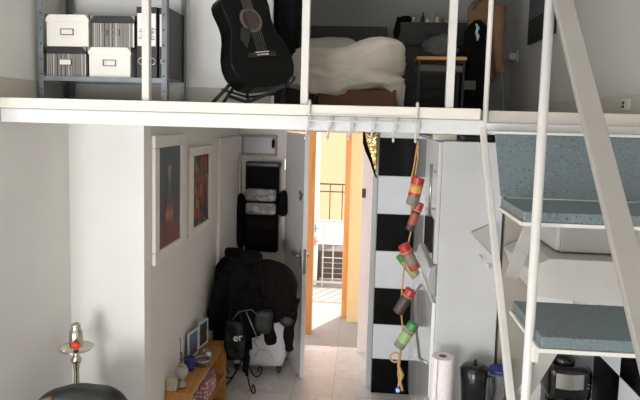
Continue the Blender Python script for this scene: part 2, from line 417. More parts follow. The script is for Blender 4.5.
# ------------------------------------------------------------------ doors
d = thing('door_1', 'open grey-white entrance door leaf with a lever handle', 'door', local=True); d['kind'] = 'structure'
B().box(0, .685, -.02, .02, .012, 2.165).build('door_leaf', M['doorleaf'], d, bevel=.003)
hd = B().tube([(.63, -.022, 1.10), (.63, -.055, 1.10), (.60, -.062, 1.10), (.50, -.064, 1.105)], .014).tube([(.63, .022, 1.10), (.63, .055, 1.10), (.60, .06, 1.10), (.52, .06, 1.10)], .010)
hd.build('door_handle', M['steel'], d, smooth=True)
B().box(.605, .655, -.024, -.02, .99, 1.15).box(.605, .655, .02, .024, .99, 1.15).build('handle_plate', M['steel'], d, bevel=.002)
B().box(.684, .688, -.012, .012, .95, 1.17).build('lock_plate', M['brass'], d)
B().lathe([(.012, 0), (.012, .006)], (0, 0, 0)).build('keyhole', M['steel'], d)
bpy.data.objects['keyhole'].rotation_euler = (PI / 2, 0, 0); bpy.data.objects['keyhole'].location = (.63, -.024, 1.02)
for z in (.25, 1.05, 1.85): B().tube([(-.008, -.022, z - .05), (-.008, -.022, z + .05)], .009).build('hinge', M['steel'], d)
d.location = (-.772, 5.56, 0); d.rotation_euler = (0, 0, math.radians(-68.3))
d2 = thing('door_2', 'closed white inner door on the hall wall', 'door', (XH, 5.1, 0)); d2['kind'] = 'structure'
B().box(XH, XH + .018, 4.82, 5.52, .01, 2.06).build('door_leaf', M['hallwall'], d2, bevel=.003)
B().box(XH, XH + .03, 4.75, 4.82, 0, 2.12).box(XH, XH + .03, 5.52, 5.58, 0, 2.12).box(XH, XH + .03, 4.82, 5.52, 2.06, 2.12).build('door_frame', M['hallwall'], d2, bevel=.004)
B().box(XH + .018, XH + .03, 5.505, 5.53, 1.84, 1.96).build('hinge', M['steel'], d2)
struct('trim_4', B().box(-.815, -.775, 5.575, 5.60, 0, 2.13), M['hallwall'], bevel=.004)
# small frosted window above the closet
w = thing('window_3', 'small frosted window high on the hall end wall', 'window', (-1.06, 5.59, 1.93)); w['kind'] = 'structure'
B().box(-1.240, -.88, 5.555, 5.60, 2.105, 2.13).box(-1.235, -.885, 5.565, 5.60, 1.925, 1.95).box(-1.235, -1.215, 5.565, 5.60, 1.95, 2.105).box(-.905, -.885, 5.565, 5.60, 1.95, 2.105).build('window_frame', M['railpaint'], w, bevel=.003)
B().box(-1.215, -.905, 5.582, 5.588, 1.95, 2.105).build('pane', M['mirror'], w)
tag(B().blob((-.918, 5.55, 2.05), (.014, .014, .05), 2, lambda u: 1 + .2 * nz(u, 4)).build('tassel', M['blackcloth'], smooth=True), 'small black tassel hanging on the frame of the frosted window', 'tassel')
tag(B().box(-.046, -.008, 5.585, 5.60, 1.55, 1.64).box(-.04, -.014, 5.58, 5.585, 1.60, 1.63).box(-.04, -.014, 5.58, 5.585, 1.56, 1.59).build('switch_plate', M['black'], bevel=.002), 'dark narrow light switch plate on the pinkish wall beside the entrance', 'light switch')

# ------------------------------------------------------------------ outside the entrance
struct('floor_porch', B().box(-2.2, 1.6, 5.70, 9.4, -.1, 0), M['porch'])
struct('wall_porch', B().box(-.185, 1.4, 6.45, 6.75, 0, 5.2), M['yellowwall'])
struct('trim_5', B().box(-.25, -.185, 6.58, 6.66, 0, 2.6), M['orangewood'])
struct('trim_6', B().box(-.635, -.545, 6.0, 6.1, 0, 2.6), M['orangewood'])
struct('wall_far', B().box(-3.2, 2.2, 13, 13.3, -3, 8), M['ochre'])
struct('ground_court', B().box(-4, 3, 9.4, 13, -3.1, -3), M['outwhite'])
tag(B().box(-2.2, 1.6, 9.25, 9.4, 0, .62).build('parapet', M['outwhite']), 'low white parapet wall at the far side of the porch', 'parapet', kind='structure')
tag(B().box(-.80, -.66, 7.85, 8.0, 0, 2.8).build('porch_column', M['outwhite']), 'sunlit white column at the left of the porch', 'column', kind='structure')
rl = thing('balcony_railing', 'grey iron railing across the porch just outside the entrance', 'railing', (-.5, 7.8, 0))
B().box(-1.3, .6, 7.785, 7.815, .90, .93).build('top_rail', M['railgrey'], rl)
B().box(-1.3, .6, 7.785, 7.815, .05, .075).build('bottom_rail', M['railgrey'], rl)
for i in range(14): B().box(-1.28 + i * .14, -1.262 + i * .14, 7.79, 7.808, 0 if i % 5 == 0 else .07, .90).build('baluster', M['railgrey'], rl)
rl = thing('parapet_railing', 'dark iron railing on top of the white parapet', 'railing', (-.5, 9.32, .62))
B().box(-1.6, 1.0, 9.31, 9.335, 1.24, 1.265).build('top_rail', M['slat'], rl)
B().box(-1.6, 1.0, 9.31, 9.335, 1.12, 1.14).build('middle_rail', M['slat'], rl)
for i in range(13): B().box(-1.6 + i * .2, -1.583 + i * .2, 9.312, 9.33, .62, 1.24).build('baluster', M['slat'], rl)
bn = thing('slatted_bench', 'dark slatted bench standing behind the porch railing', 'bench', (-.35, 8.3, 0))
for i in range(5): B().box(-.68, -.02, 8.06, 8.10, .05 + i * .075, .105 + i * .075).build('slat', M['slat'], bn)
B().box(-.70, 0, 8.06, 8.5, .40, .44).build('seat', M['slat'], bn)
for x in (-.69, -.05):
    for y in (8.10, 8.46): B().box(x, x + .05, y - .02, y + .02, 0, .40).build('leg', M['slat'], bn)
fl = thing('flower_decoration', 'small blue and pink flower decoration on the white porch column', 'decoration', (-.68, 7.84, .75))
for cz, m in ((.80, 'flowerblue'), (.62, 'flowerpink')):
    B().prism([(-.70 + (.045 + .02 * math.cos(5 * k * PI / 20)) * math.cos(k * PI / 20), cz + (.045 + .02 * math.cos(5 * k * PI / 20)) * math.sin(k * PI / 20)) for k in range(40)], 'y', 7.838, 7.85).build('flower', M[m], fl)
# ------------------------------------------------------------------ mezzanine: railing posts
rr = thing('mezzanine_railing', 'white steel railing posts standing along the mezzanine edge', 'railing', (-.3, 2.6, MZ))
for x in (-1.019, -.292, .347):
    B().box(x - .017, x + .017, 2.585, 2.62, MZ + .006, 3.34).build('post', M['metalwhite'], rr, bevel=.003)
B().tube([(.497, 2.56, 2.30), (.497, 2.56, 3.34)], .011, 10).build('thin_post', M['metalwhite'], rr, smooth=True)
B().box(XL, .51, 2.58, 2.625, 3.34, 3.38).build('top_rail', M['metalwhite'], rr, bevel=.004)

# ------------------------------------------------------------------ steel shelving with boxes and binders
bc = thing('metal_shelving', 'grey perforated steel shelving unit standing on the mezzanine', 'shelving', (-1.3, 2.94, MZ))
def upright(x, y, sx, sy):
    b = B().box(min(x, x + sx * .026), max(x, x + sx * .026), y - .001, y + .002, MZ, 4.15).box(x - .0015, x + .0015, min(y, y + sy * .030), max(y, y + sy * .030), MZ, 4.15)
    return b.build('upright', M['galv'], bc)
for x, sx in ((-1.672, 1), (-1.008, -1)):
    for y, sy in ((2.835, 1), (3.135, -1)):
        u = upright(x, y, sx, sy)
        h = B()
        for k in range(14):
            z = MZ + .06 + k * .075
            h.tube([(x + sx * .015, y - .002, z), (x + sx * .015, y - .0005, z)], .005, 8)
        if sy == 1: h.build('bolt_hole', M['black'], u)
for z in (2.481, 2.99, 3.5, 4.0):
    B().box(-1.669, -1.011, 2.838, 3.132, z - .004, z).box(-1.669, -1.011, 2.836, 2.840, z - .024, z).box(-1.669, -1.011, 3.128, 3.132, z - .024, z).build('shelf', M['galv'], bc)

def storage_box(label, x0, x1, z0, z1, striped, rim):
    K = 2.87 / 2.82
    x0, x1, z0, z1 = x0 * K, x1 * K, 2.3 + (z0 - 2.3) * K, 2.3 + (z1 - 2.3) * K
    y0, y1 = 2.865, 3.11
    t = thing('storage_box', label, 'box', ((x0 + x1) / 2, (y0 + y1) / 2, z0), 'storage boxes on the steel shelf')
    body = M['stripe'] if striped else M['board']
    lid = M['blackboard'] if striped else M['board']
    B().box(x0 + .004, x1 - .004, y0 + .004, y1 - .004, z0, z1 - .012).build('box_body', body, t, bevel=.002)
    B().box(x0, x1, y0, y1, z1 - .036, z1).build('lid', lid, t, bevel=.002)
    cx = (x0 + x1) / 2; cz = z0 + .072
    hw, hh = .034, .016
    h = B().box(cx - hw, cx + hw, y0 - .003, y0 + .004, cz + hh - .004, cz + hh).box(cx - hw, cx + hw, y0 - .003, y0 + .004, cz - hh, cz - hh + .004)
    h.box(cx - hw, cx - hw + .004, y0 - .003, y0 + .004, cz - hh, cz + hh).box(cx + hw - .004, cx + hw, y0 - .003, y0 + .004, cz - hh, cz + hh)
    hp = h.build('label_holder', M['brass'], t)
    if rim: B().box(cx - hw + .004, cx + hw - .004, y0 + .001, y0 + .0045, cz - hh + .004, cz + hh - .004).build('label_card', M['board'], hp)
    for sx, xx in ((1, x0), (-1, x1)):
        B().prism([(xx - sx * .001, z1 + .001), (xx + sx * .022, z1 + .001), (xx - sx * .001, z1 - .024)], 'y', y0 - .0015, y0 + .02).build('corner_cap', M['brass'], t)
    return t
storage_box('white lidded storage box stacked on the lower striped box', -1.622, -1.397, 2.6265, 2.782, False, True)
storage_box('black and white striped storage box with black lid, upper of the two striped ones', -1.388, -1.162, 2.6265, 2.778, True, False)
storage_box('striped storage box under the upper white box, white card in its holder', -1.63, -1.412, 2.478, 2.6255, True, True)
storage_box('white storage box on the steel shelf, under the upper striped box', -1.403, -1.183, 2.478, 2.6255, False, False)

def binder(label, x0, x1, y0, txt, ink):
    t = thing('ring_binder', label, 'binder', ((x0 + x1) / 2, y0 + .13, 2.478), 'black ring binders on the steel shelf')
    B().box(x0, x1, y0, y0 + .006, 2.481, 2.832).build('spine', M['black'], t, bevel=.002)
    B().box(x0, x0 + .004, y0 + .006, y0 + .24, 2.481, 2.832).build('cover', M['black'], t)
    B().box(x1 - .004, x1, y0 + .006, y0 + .24, 2.481, 2.832).build('cover', M['black'], t)
    B().box(x0 + .006, x1 - .006, y0 + .03, y0 + .235, 2.487, 2.79).build('paper_block', M['board'], t)
    lb = B().box(x0 + .006, x1 - .006, y0 - .002, y0, 2.64, 2.80).build('spine_label', M['board'], t)
    cx = (x0 + x1) / 2
    if txt: text('handwriting', txt, .036, M['handink'], lb, (cx, y0 - .0025, 2.70), (PI / 2, -PI / 2, 0))
    B().tube(arc((cx, y0 - .002, 2.565), .016, 0, 2 * PI - .001, 20), .003, 6, True).build('finger_ring', M['steel'], t, smooth=True)
binder('black ring binder standing next to the striped box', -1.174, -1.122, 2.865, 'Suls', 1)
binder('black ring binder standing between two other binders', -1.119, -1.070, 2.87, 'Erey', 1)
binder('black ring binder at the outer end of the shelf, nearest the guitar', -1.067, -1.014, 2.885, None, 0)

# ------------------------------------------------------------------ guitar on its stand
g = thing('acoustic_guitar', 'black acoustic guitar leaning on its stand at the mezzanine edge', 'guitar', local=True)
half = [(0, .03), (.004, .09), (.02, .135), (.05, .165), (.09, .184), (.13, .188), (.18, .18), (.23, .16), (.27, .142), (.31, .132), (.345, .131), (.38, .136), (.42, .143), (.45, .141), (.475, .125), (.49, .095), (.497, .05), (.498, .03)]
outl = [(w_, z) for z, w_ in half] + [(-w_, z) for z, w_ in half[::-1]]
B().prism(outl, 'y', 0, .105).build('body', M['guitar'], g, bevel=.006, smooth=False)
def disc(r, z, y0, y1, seg=28): return [(r * math.cos(2 * PI * k / seg), z + r * math.sin(2 * PI * k / seg)) for k in range(seg)]
B().prism(disc(.064, .345, 0, 0), 'y', -.0012, .001).build('rosette', M['cream'], g)
B().prism(disc(.050, .345, 0, 0), 'y', -.0020, .001).build('soundhole', M['darkwood'], g)
B().prism([(-.085, .150), (.085, .150), (.08, .172), (.05, .178), (-.05, .178), (-.08, .172)], 'y', -.010, .001).build('bridge', M['black'], g, bevel=.002)
B().box(-.04, .04, -.0135, -.009, .172, .176).build('saddle', M['bone'], g)
pins = B()
for k in range(6): pins.lathe([(.003, 0), (.004, .003)], (0, 0, 0), 8) if False else pins.box(-.031 + k * .012 - .003, -.031 + k * .012 + .003, -.013, -.009, .158, .164)
pins.build('bridge_pins', M['bone'], g)
B().prism([(-.021, 1.0), (.021, 1.0), (.027, .40), (-.027, .40)], 'y', -.008, .02).build('neck', M['darkwood'], g, bevel=.003)
B().prism([(-.026, 1.0), (.026, 1.0), (.04, 1.18), (-.04, 1.18)], 'y', -.002, .015).build('headstock', M['black'], g, bevel=.003)
st = B()
for k in range(6):
    o_ = (k - 2.5)
    st.tube([(o_ * .011, -.0135, .174), (o_ * .0072, -.012, 1.0)], .0011, 4)
st.build('strings', M['greyband'], g)
B().prism([(-.02, .30), (-.075, .31), (-.10, .25), (-.075, .2), (-.03, .27)], 'y', -.0015, .001).build('pickguard', M['screen'], g)
zg = Vector((-.33, .10, .94)).normalized(); ng = Vector((math.sin(math.radians(47)), -math.cos(math.radians(47)), 0))
yg = -(ng - ng.dot(zg) * zg).normalized(); xg = yg.cross(zg)
Rg = Matrix((xg, yg, zg)).transposed()
tgt = Vector((-.540, 2.87, 2.609)); g.location = tgt - Rg @ Vector((0, 0, .165)); g.rotation_euler = Rg.to_euler()
gs = thing('guitar_stand', 'black folding guitar stand under the guitar', 'guitar stand', (-.6, 2.9, MZ))
B().tube([(-.645, 2.82, 2.505), (-.70, 2.79, 2.43), (-.755, 2.76, MZ + .008)], .009).build('leg', M['blackmetal'], gs, smooth=True)
B().tube([(-.665, 2.86, 2.46), (-.72, 2.82, MZ + .008)], .008).build('leg', M['blackmetal'], gs, smooth=True)
B().tube([(-.64, 2.98, 2.46), (-.615, 2.94, MZ + .008)], .009).build('leg', M['blackmetal'], gs, smooth=True)
B().tube([(-.43, 2.92, 2.45), (-.46, 3.03, MZ + .008)], .008).build('leg', M['blackmetal'], gs, smooth=True)
B().tube([(-.69, 2.81, 2.40), (-.60, 2.84, 2.372), (-.50, 2.83, 2.415), (-.40, 2.80, 2.455)], .009).build('cradle_arm', M['blackmetal'], gs, smooth=True)
B().tube([(-.40, 2.80, 2.455), (-.365, 2.775, 2.495)], .013).build('foam_tip', M['black'], gs, smooth=True)
B().tube([(-.645, 2.82, 2.505), (-.62, 2.80, 2.53)], .013).build('foam_tip', M['black'], gs, smooth=True)
B().tube([(-.72, 2.80, 2.43), (-.62, 2.94, 2.40), (-.48, 2.97, 2.42)], .006).build('cross_brace', M['blackmetal'], gs, smooth=True)

# ------------------------------------------------------------------ garments
def hang_body(b, cx, cy, zt, zb, w_t, w_b, dp, seed, folds=7, seg=40, n=16, lean=0):
    rings = []
    for i in range(n + 1):
        t = i / n; z = zt - (zt - zb) * t
        if t < .16: k = math.sin(t / .16 * PI / 2); ww = .05 + (w_t - .05) * k ** .8
        else: ww = w_t + (w_b - w_t) * (t - .16) / .84
        dd = dp * (.55 + .45 * min(1, t * 3))
        ring = []
        for k in range(seg):
            a = 2 * PI * k / seg
            f = 1 + .16 * t * math.sin(folds * a + seed + 1.5 * math.sin(3 * t + seed)) + .10 * noise.noise(Vector((math.cos(a) * 2 + seed, math.sin(a) * 2, t * 4)))
            zz = z - .035 * (1 - abs(math.cos(a))) * 0 + (.03 * math.sin(2 * a + seed) if i == n else 0)
            ring.append(b.bm.verts.new((cx + ww / 2 * math.cos(a) * f + lean * t, cy + dd / 2 * math.sin(a) * f, zz)))
        rings.append(ring)
    for q, w_ in zip(rings, rings[1:]):
        for k in range(seg): b.bm.faces.new((q[k], q[(k + 1) % seg], w_[(k + 1) % seg], w_[k]))
    b.bm.faces.new(rings[0]); b.bm.faces.new(rings[-1][::-1])
    return b
def sleeve(p0, p1, r0, r1, seed):
    b = B(); pts = []; rs = []
    p0, p1 = Vector(p0), Vector(p1)
    for i in range(12):
        t = i / 11; p = p0.lerp(p1, t)
        p += Vector((.02 * math.sin(PI * t + seed), -.03 * math.sin(PI * t), 0)); pts.append(p)
        rs.append((r0 + (r1 - r0) * t) * (1 + .12 * math.sin(17 * t + seed)))
    return b.tube(pts, rs, 14)
def jacket(name, label, cat, m, cx, cy, zt, zb, wt, wb, dp, seed, slv=(1, 1), group=None, collar=True, lean=0, drop=.8):
    t = thing(name, label, cat, (cx, cy, zb), group)
    hang_body(B(), cx, cy, zt, zb, wt, wb, dp, seed, lean=lean).build('jacket_body', m, t, smooth=True)
    for s, on in zip((-1, 1), slv):
        if on: sleeve((cx + s * wt * .40, cy - dp * .25, zt - .09), (cx + s * wt * .55 + lean, cy - dp * .45, zt - (zt - zb) * drop), .062, .042, seed + s).build('sleeve', m, t, smooth=True)
    if collar: B().lathe([(.075, -.05), (.085, .0), (.07, .035), (.05, .03)], (cx, cy, zt), 18, 1, .7, fn=lambda a, z: 1 + .15 * math.sin(3 * a + seed)).build('collar', m, t, smooth=True)
    return t

jacket('hanging_jacket', 'black jacket hanging at the wall end right behind the guitar', 'jacket', M['blackcloth'], -.475, 3.235, 3.12, 2.66, .17, .13, .09, 1.3, slv=(0, 0))

# ------------------------------------------------------------------ bed
bd = thing('bed', 'bed with charcoal headboard and brown wicker base at the back of the mezzanine', 'bed', (-.33, 4.6, MZ))
B().box(-.88, .135, 5.50, 5.58, MZ, 3.165).build('headboard', M['headboard'], bd, bevel=.006)
B().box(-.34, .17, 3.80, 5.50, 2.37, 2.50).build('bed_base', M['wicker'], bd, bevel=.008)
B().box(-.86, -.345, 3.86, 5.50, 2.40, 2.50).build('bed_frame', M['headboard'], bd, bevel=.008)
B().rbox(-.86, .20, 3.80, 5.48, 2.50, 2.69, 10, 9).build('mattress', M['pillow'], bd, smooth=True)
for x in (-.82, .15):
    for y in (3.86, 5.4): B().box(x - .03, x + .03, y - .03, y + .03, MZ, 2.40).build('leg', M['headboard'], bd)
def duv(p):
    fold = .018 * nz((p.x, p.y, p.z * 2.2), 16, 2) + .035 * nz(p, 4.5, 3) + .022 * nz(p, 11, 5) + .010 * math.sin(p.x * 26 + 2.5 * nz(p, 3, 8))
    bump = max(0, 1 - ((p.x - .10) / .24) ** 2) if p.z > 2.64 else 0
    dz = bump * .075 + .02 * nz(p, 6, 1)
    if p.z < 2.52: dz = .035 * math.sin(p.x * 9 + 1.0) + .02 * nz(p, 12, 4) - .05 * max(0, (p.x - .02) / .2) - .075 * min(1, max(0, (p.x - .15) / .05))
    pinch = -.05 * math.exp(-((p.z - 2.61) / .022) ** 2) * (1 if p.x > .0 else .25)
    return (fold * .8 + pinch * .6 * (1 if p.x > .1 else 0), -fold * 1.2 - pinch if p.y < 4.2 else 0, dz)
tag(B().rbox(-.88, .235, 3.715, 5.15, 2.475, 2.765, 20, 7, duv).build('duvet', M['linen'], smooth=True), 'crumpled off-white duvet spread over the bed', 'duvet')
tag(B().rbox(-.64, -.10, 5.20, 5.48, 2.69, 3.035, 10, 3, lambda p: (0, 0, .015 * nz(p, 7, 2))).build('pillow', M['pillow'], smooth=True), 'pale pillow propped against the charcoal headboard', 'pillow')

# ------------------------------------------------------------------ dresser and what stands on it
dr = thing('dresser', 'black chest of drawers behind the wooden bench', 'dresser', (.50, 5.33, MZ))
B().box(.205, .80, 5.10, 5.57, MZ + .03, 3.11).build('carcass', M['dresser'], dr, bevel=.004)
B().box(.195, .81, 5.08, 5.58, 3.11, 3.14).build('top', M['dresser'], dr, bevel=.004)
for i in range(4):
    f = B().box(.215, .79, 5.085, 5.10, MZ + .05 + i * .18, MZ + .22 + i * .18).build('drawer', M['dresser'], dr, bevel=.003)
    B().tube([(.45, 5.075, MZ + .14 + i * .18), (.56, 5.075, MZ + .14 + i * .18)], .005).build('handle', M['blackmetal'], f)
B().box(.22, .78, 5.12, 5.55, MZ, MZ + .03).build('plinth', M['dresser'], dr)
tag(B().blob((.285, 5.22, 3.178), (.055, .05, .04), 3, lambda u: 1 + .35 * nz(u, 2.2, 5)).build('pouch', M['blackcloth'], smooth=True), 'black crumpled pouch lying on the end of the dresser', 'pouch')
tag(B().blob((.215, 5.07, 3.09), (.02, .02, .09), 3, lambda u: 1 + .2 * nz(u, 3, 2)).build('hanging_strap', M['blackcloth'], smooth=True), 'black strap hanging over the corner of the dresser', 'strap')
bots = [(.355, .016, .055, 'perfume', 'bone', 'short frosted bottle with pale cap next to the black pouch'), (.395, .014, .075, 'perfume', 'brass', 'slim frosted bottle with metal cap on the dresser'),
        (.43, .017, .095, 'black', 'black', 'tall black bottle among the perfumes on the dresser'), (.47, .018, .05, 'glasswhite', 'steel', 'squat milky bottle beside the tall black bottle'),
        (.51, .016, .10, 'perfume', 'greyplast', 'tall frosted bottle in the middle of the dresser top'), (.555, .017, .06, 'glasswhite', 'bone', 'milky bottle with bone cap near the railing post'),
        (.60, .015, .07, 'tan', 'brass', 'tan brown bottle on the dresser near the coats'), (.65, .015, .05, 'perfume', 'black', 'frosted bottle with black cap at the coat end of the dresser')]
for x, r, h, m, cm, lb in bots:
    t = thing('perfume_bottle', lb, 'bottle', (x, 5.17, 3.14), 'bottles on the dresser')
    B().lathe([(r, 0), (r, h * .6), (r * .8, h * .68), (r * .4, h * .72)], (x, 5.17, 3.14), 12).build('bottle_body', M[m], t)
    B().lathe([(r * .5, h * .72), (r * .5, h)], (x, 5.17, 3.14), 10).build('cap', M[cm], t)
# bench with the grey bag
bn = thing('wooden_bench', 'small wood topped bench with dark metal legs in front of the dresser', 'bench', (.5, 4.35, MZ))
B().box(.322, .672, 4.22, 4.52, 2.738, 2.762).build('bench_top', M['oak'], bn, bevel=.003)
B().box(.332, .662, 4.24, 4.50, 2.66, 2.70).build('under_shelf', M['greyband'], bn)
for x in (.333, .648):
    for y in (4.235, 4.49): B().box(x, x + .016, y, y + .016, MZ, 2.738).build('leg', M['blackmetal'], bn)
tag(B().blob((.50, 4.37, 2.832), (.125, .10, .088), 4, lambda u: 1 + .30 * nz(u, 2.0, 9) - .16 * max(0, -u.z) + .25 * max(0, u.z) ** 3).build('knit_bag', M['greycloth'], smooth=True), 'slouched dark grey knitted bag lying on the wooden bench', 'bag')
tag(B().blob((.60, 4.42, 2.805), (.07, .08, .055), 3, lambda u: 1 + .25 * nz(u, 2.5, 4)).build('folded_scarf', M['blackcloth2'], smooth=True), 'bundled black scarf beside the grey bag on the bench', 'scarf')
# coat stand on the mezzanine
cs = thing('coat_stand', 'black coat stand hidden under coats in the mezzanine corner', 'coat stand', (.82, 4.72, MZ))
B().tube([(.82, 4.72, MZ + .02), (.82, 4.72, 3.55)], .016).build('pole', M['blackmetal'], cs, smooth=True)
B().lathe([(.17, 0), (.17, .015), (.03, .03)], (.82, 4.72, MZ)).build('base', M['blackmetal'], cs)
for a in (0, 1.57, 3.14, 4.71): B().tube([(.82, 4.72, 3.40), (.82 + .09 * math.cos(a), 4.72 + .09 * math.sin(a), 3.43), (.82 + .11 * math.cos(a), 4.72 + .11 * math.sin(a), 3.48)], .008).build('hook', M['blackmetal'], cs, smooth=True)
jacket('parka', 'tan brown parka hanging highest on the mezzanine coat stand', 'coat', M['parka'], .850, 4.66, 3.27, 2.62, .25, .20, .16, 2.1, slv=(0, 1), drop=.9)
t = jacket('long_coat', 'black coat with a grey hem band hanging below the tan parka', 'coat', M['blackcloth'], .78, 4.49, 3.06, 2.40, .19, .21, .13, 4.2, slv=(0, 0), collar=False)
B().box(.69, .775, 4.413, 4.42, 2.545, 2.61).build('hem_band', M['greyband'], t)
tag(B().tube([(.755, 4.405, 3.02), (.770, 4.40, 2.99), (.758, 4.398, 2.96), (.772, 4.40, 2.93), (.768, 4.402, 2.90)], [.006, .013, .010, .014, .005], 8).build('pale_scarf', M['bluegrey'], smooth=True), 'pale blue-grey scarf end showing on the black coat', 'scarf')
um = thing('umbrella', 'closed dark umbrella hooked at the top of the coat stand', 'umbrella', (.78, 4.45, 3.1))
B().tube([(.735, 4.45, 3.13), (.76, 4.45, 3.2), (.80, 4.45, 3.30), (.84, 4.47, 3.40)], [.008, .022, .018, .006]).build('umbrella_canopy', M['greycloth'], um, smooth=True)
B().tube([(.84, 4.47, 3.40), (.86, 4.48, 3.44), (.87, 4.50, 3.43), (.87, 4.51, 3.41)], .006).build('umbrella_handle', M['darkwood'], um, smooth=True)
# screen, sockets and charger on the side wall
tv = thing('wall_screen', 'black flat screen mounted on the mezzanine side wall', 'television', (XR, 4.62, 2.95))
B().box(XR - .035, XR - .004, 4.30, 4.95, 2.945, 3.60).build('screen_housing', M['black'], tv, bevel=.004)
B().box(XR - .037, XR - .035, 4.315, 4.935, 3.13, 3.58).build('screen_panel', M['screenreflect'], tv)  # upper part of the screen; its reflection is put into the grey
B().box(XR - .004, XR, 4.5, 4.75, 3.0, 3.2).build('wall_mount', M['black'], tv)
so = thing('wall_socket', 'white wall socket high above the mezzanine floor with the charger in it', 'socket', (XR, 5.44, 2.86))
B().box(XR - .012, XR, 5.35, 5.46, 2.845, 2.955).build('face_plate', M['white'], so, bevel=.003)
ch = thing('phone_charger', 'white plug-in charger with a thin cable hanging from the wall socket', 'charger', (1.2, 5.4, 2.88))
B().box(XR - .075, XR - .012, 5.375, 5.435, 2.87, 2.93).build('charger_body', M['white'], ch, bevel=.006)
B().tube([(XR - .075, 5.40, 2.90), (XR - .13, 5.38, 2.89), (XR - .15, 5.36, 2.80), (XR - .12, 5.33, 2.6), (XR - .13, 5.25, 2.45), (XR - .17, 5.0, MZ + .005)], .003, 6).build('cable', M['white'], ch, smooth=True)
so = thing('skirting_socket', 'white double switch set in the skirting beside the stair handrail', 'socket', (XR - .012, 3.06, 2.40))
B().box(XR - .022, XR - .012, 3.015, 3.10, 2.385, 2.44).build('face_plate', M['metalwhite'], so, bevel=.002)
for z in (2.395, 2.415): B().box(XR - .026, XR - .022, 3.065, 3.085, z, z + .012).build('toggle', M['black'], so)

# ------------------------------------------------------------------ drying rack over the beam, spice rope
wr = thing('drying_rack', 'white wire hook rack hung over the mezzanine beam', 'rack', (-.03, 2.5, 2.3))
xs = [-.262 + i * .0935 for i in range(6)]
B().tube([(-.275, 2.535, 2.318), (.205, 2.535, 2.318)], .0035, 6).build('long_wire', M['wirewhite'], wr)
B().tube([(-.262, 2.515, 2.292), (.205, 2.515, 2.292)], .0035, 6).build('long_wire', M['wirewhite'], wr)
for i, x in enumerate(xs):
    B().tube([(x, 2.538, 2.318), (x - .002, 2.525, 2.285), (x - .006, 2.505, 2.24), (x - .008, 2.49, 2.215), (x - .008, 2.475, 2.213), (x - .008, 2.468, 2.222)], .005, 8).build('hook_arm', M['wirewhite'], wr, smooth=True)
    B().tube([(x + .008, 2.535, 2.310), (x + .002, 2.50, 2.26)], .004, 6).build('brace_wire', M['wirewhite'], wr)
for x in (xs[0], xs[-1]):
    B().tube([(x, 2.538, 2.318), (x, 2.538, 2.37), (x, 2.55, 2.378), (x, 2.58, 2.370)], .006, 8).build('hanger', M['wirewhite'], wr, smooth=True)
RX = [(.209, 2.478, 2.222), (.211, 2.48, 2.15), (.200, 2.48, 2.05), (.192, 2.48, 1.94), (.195, 2.48, 1.83), (.178, 2.48, 1.74), (.172, 2.48, 1.66), (.165, 2.48, 1.55), (.168, 2.48, 1.46), (.178, 2.48, 1.385), (.172, 2.48, 1.29)]
rp = thing('jute_rope', 'jute twine hanging from the wire rack with spice jars tied on', 'rope', (.19, 2.48, 1.12))
B().tube(RX, .004, 6).build('twine', M['jute'], rp, smooth=True)
B().tube([(.209, 2.478, 2.222), (.195, 2.482, 2.10), (.188, 2.482, 2.06), (.186, 2.48, 2.02)], .004, 6).build('twine', M['jute'], rp, smooth=True)
B().tube(arc((.148, 2.478, 1.268), .021, 0, 2 * PI - .01, 16), .0045, 6, True).build('loop', M['jute'], rp, smooth=True)
B().tube([(.170, 2.478, 1.29), (.165, 2.475, 1.23), (.180, 2.475, 1.19), (.172, 2.475, 1.16), (.186, 2.472, 1.12)], [.006, .007, .011, .008, .006], 8).build('knot', M['jute'], rp, smooth=True)
B().tube([(.168, 2.472, 1.25), (.163, 2.472, 1.20), (.170, 2.472, 1.16), (.165, 2.47, 1.135)], .004, 6).build('tail', M['jute'], rp, smooth=True)
ev = thing('evil_eye_charm', 'blue evil eye charm tied at the bottom of the jute rope', 'charm', (.165, 2.468, 1.11))
B().lathe([(.001, -.014), (.009, -.011), (.013, 0), (.009, .011), (.001, .014)], (.165, 2.468, 1.124), 14, 1, .4).build('bead', M['eyeblue'], ev, smooth=True)
B().tube([(.165, 2.464, 1.124), (.165, 2.4615, 1.124)], .007, 12).build('eye_ring', M['eyewhite'], ev)
B().tube([(.165, 2.4615, 1.124), (.165, 2.460, 1.124)], .0035, 10).build('pupil', M['black'], ev)
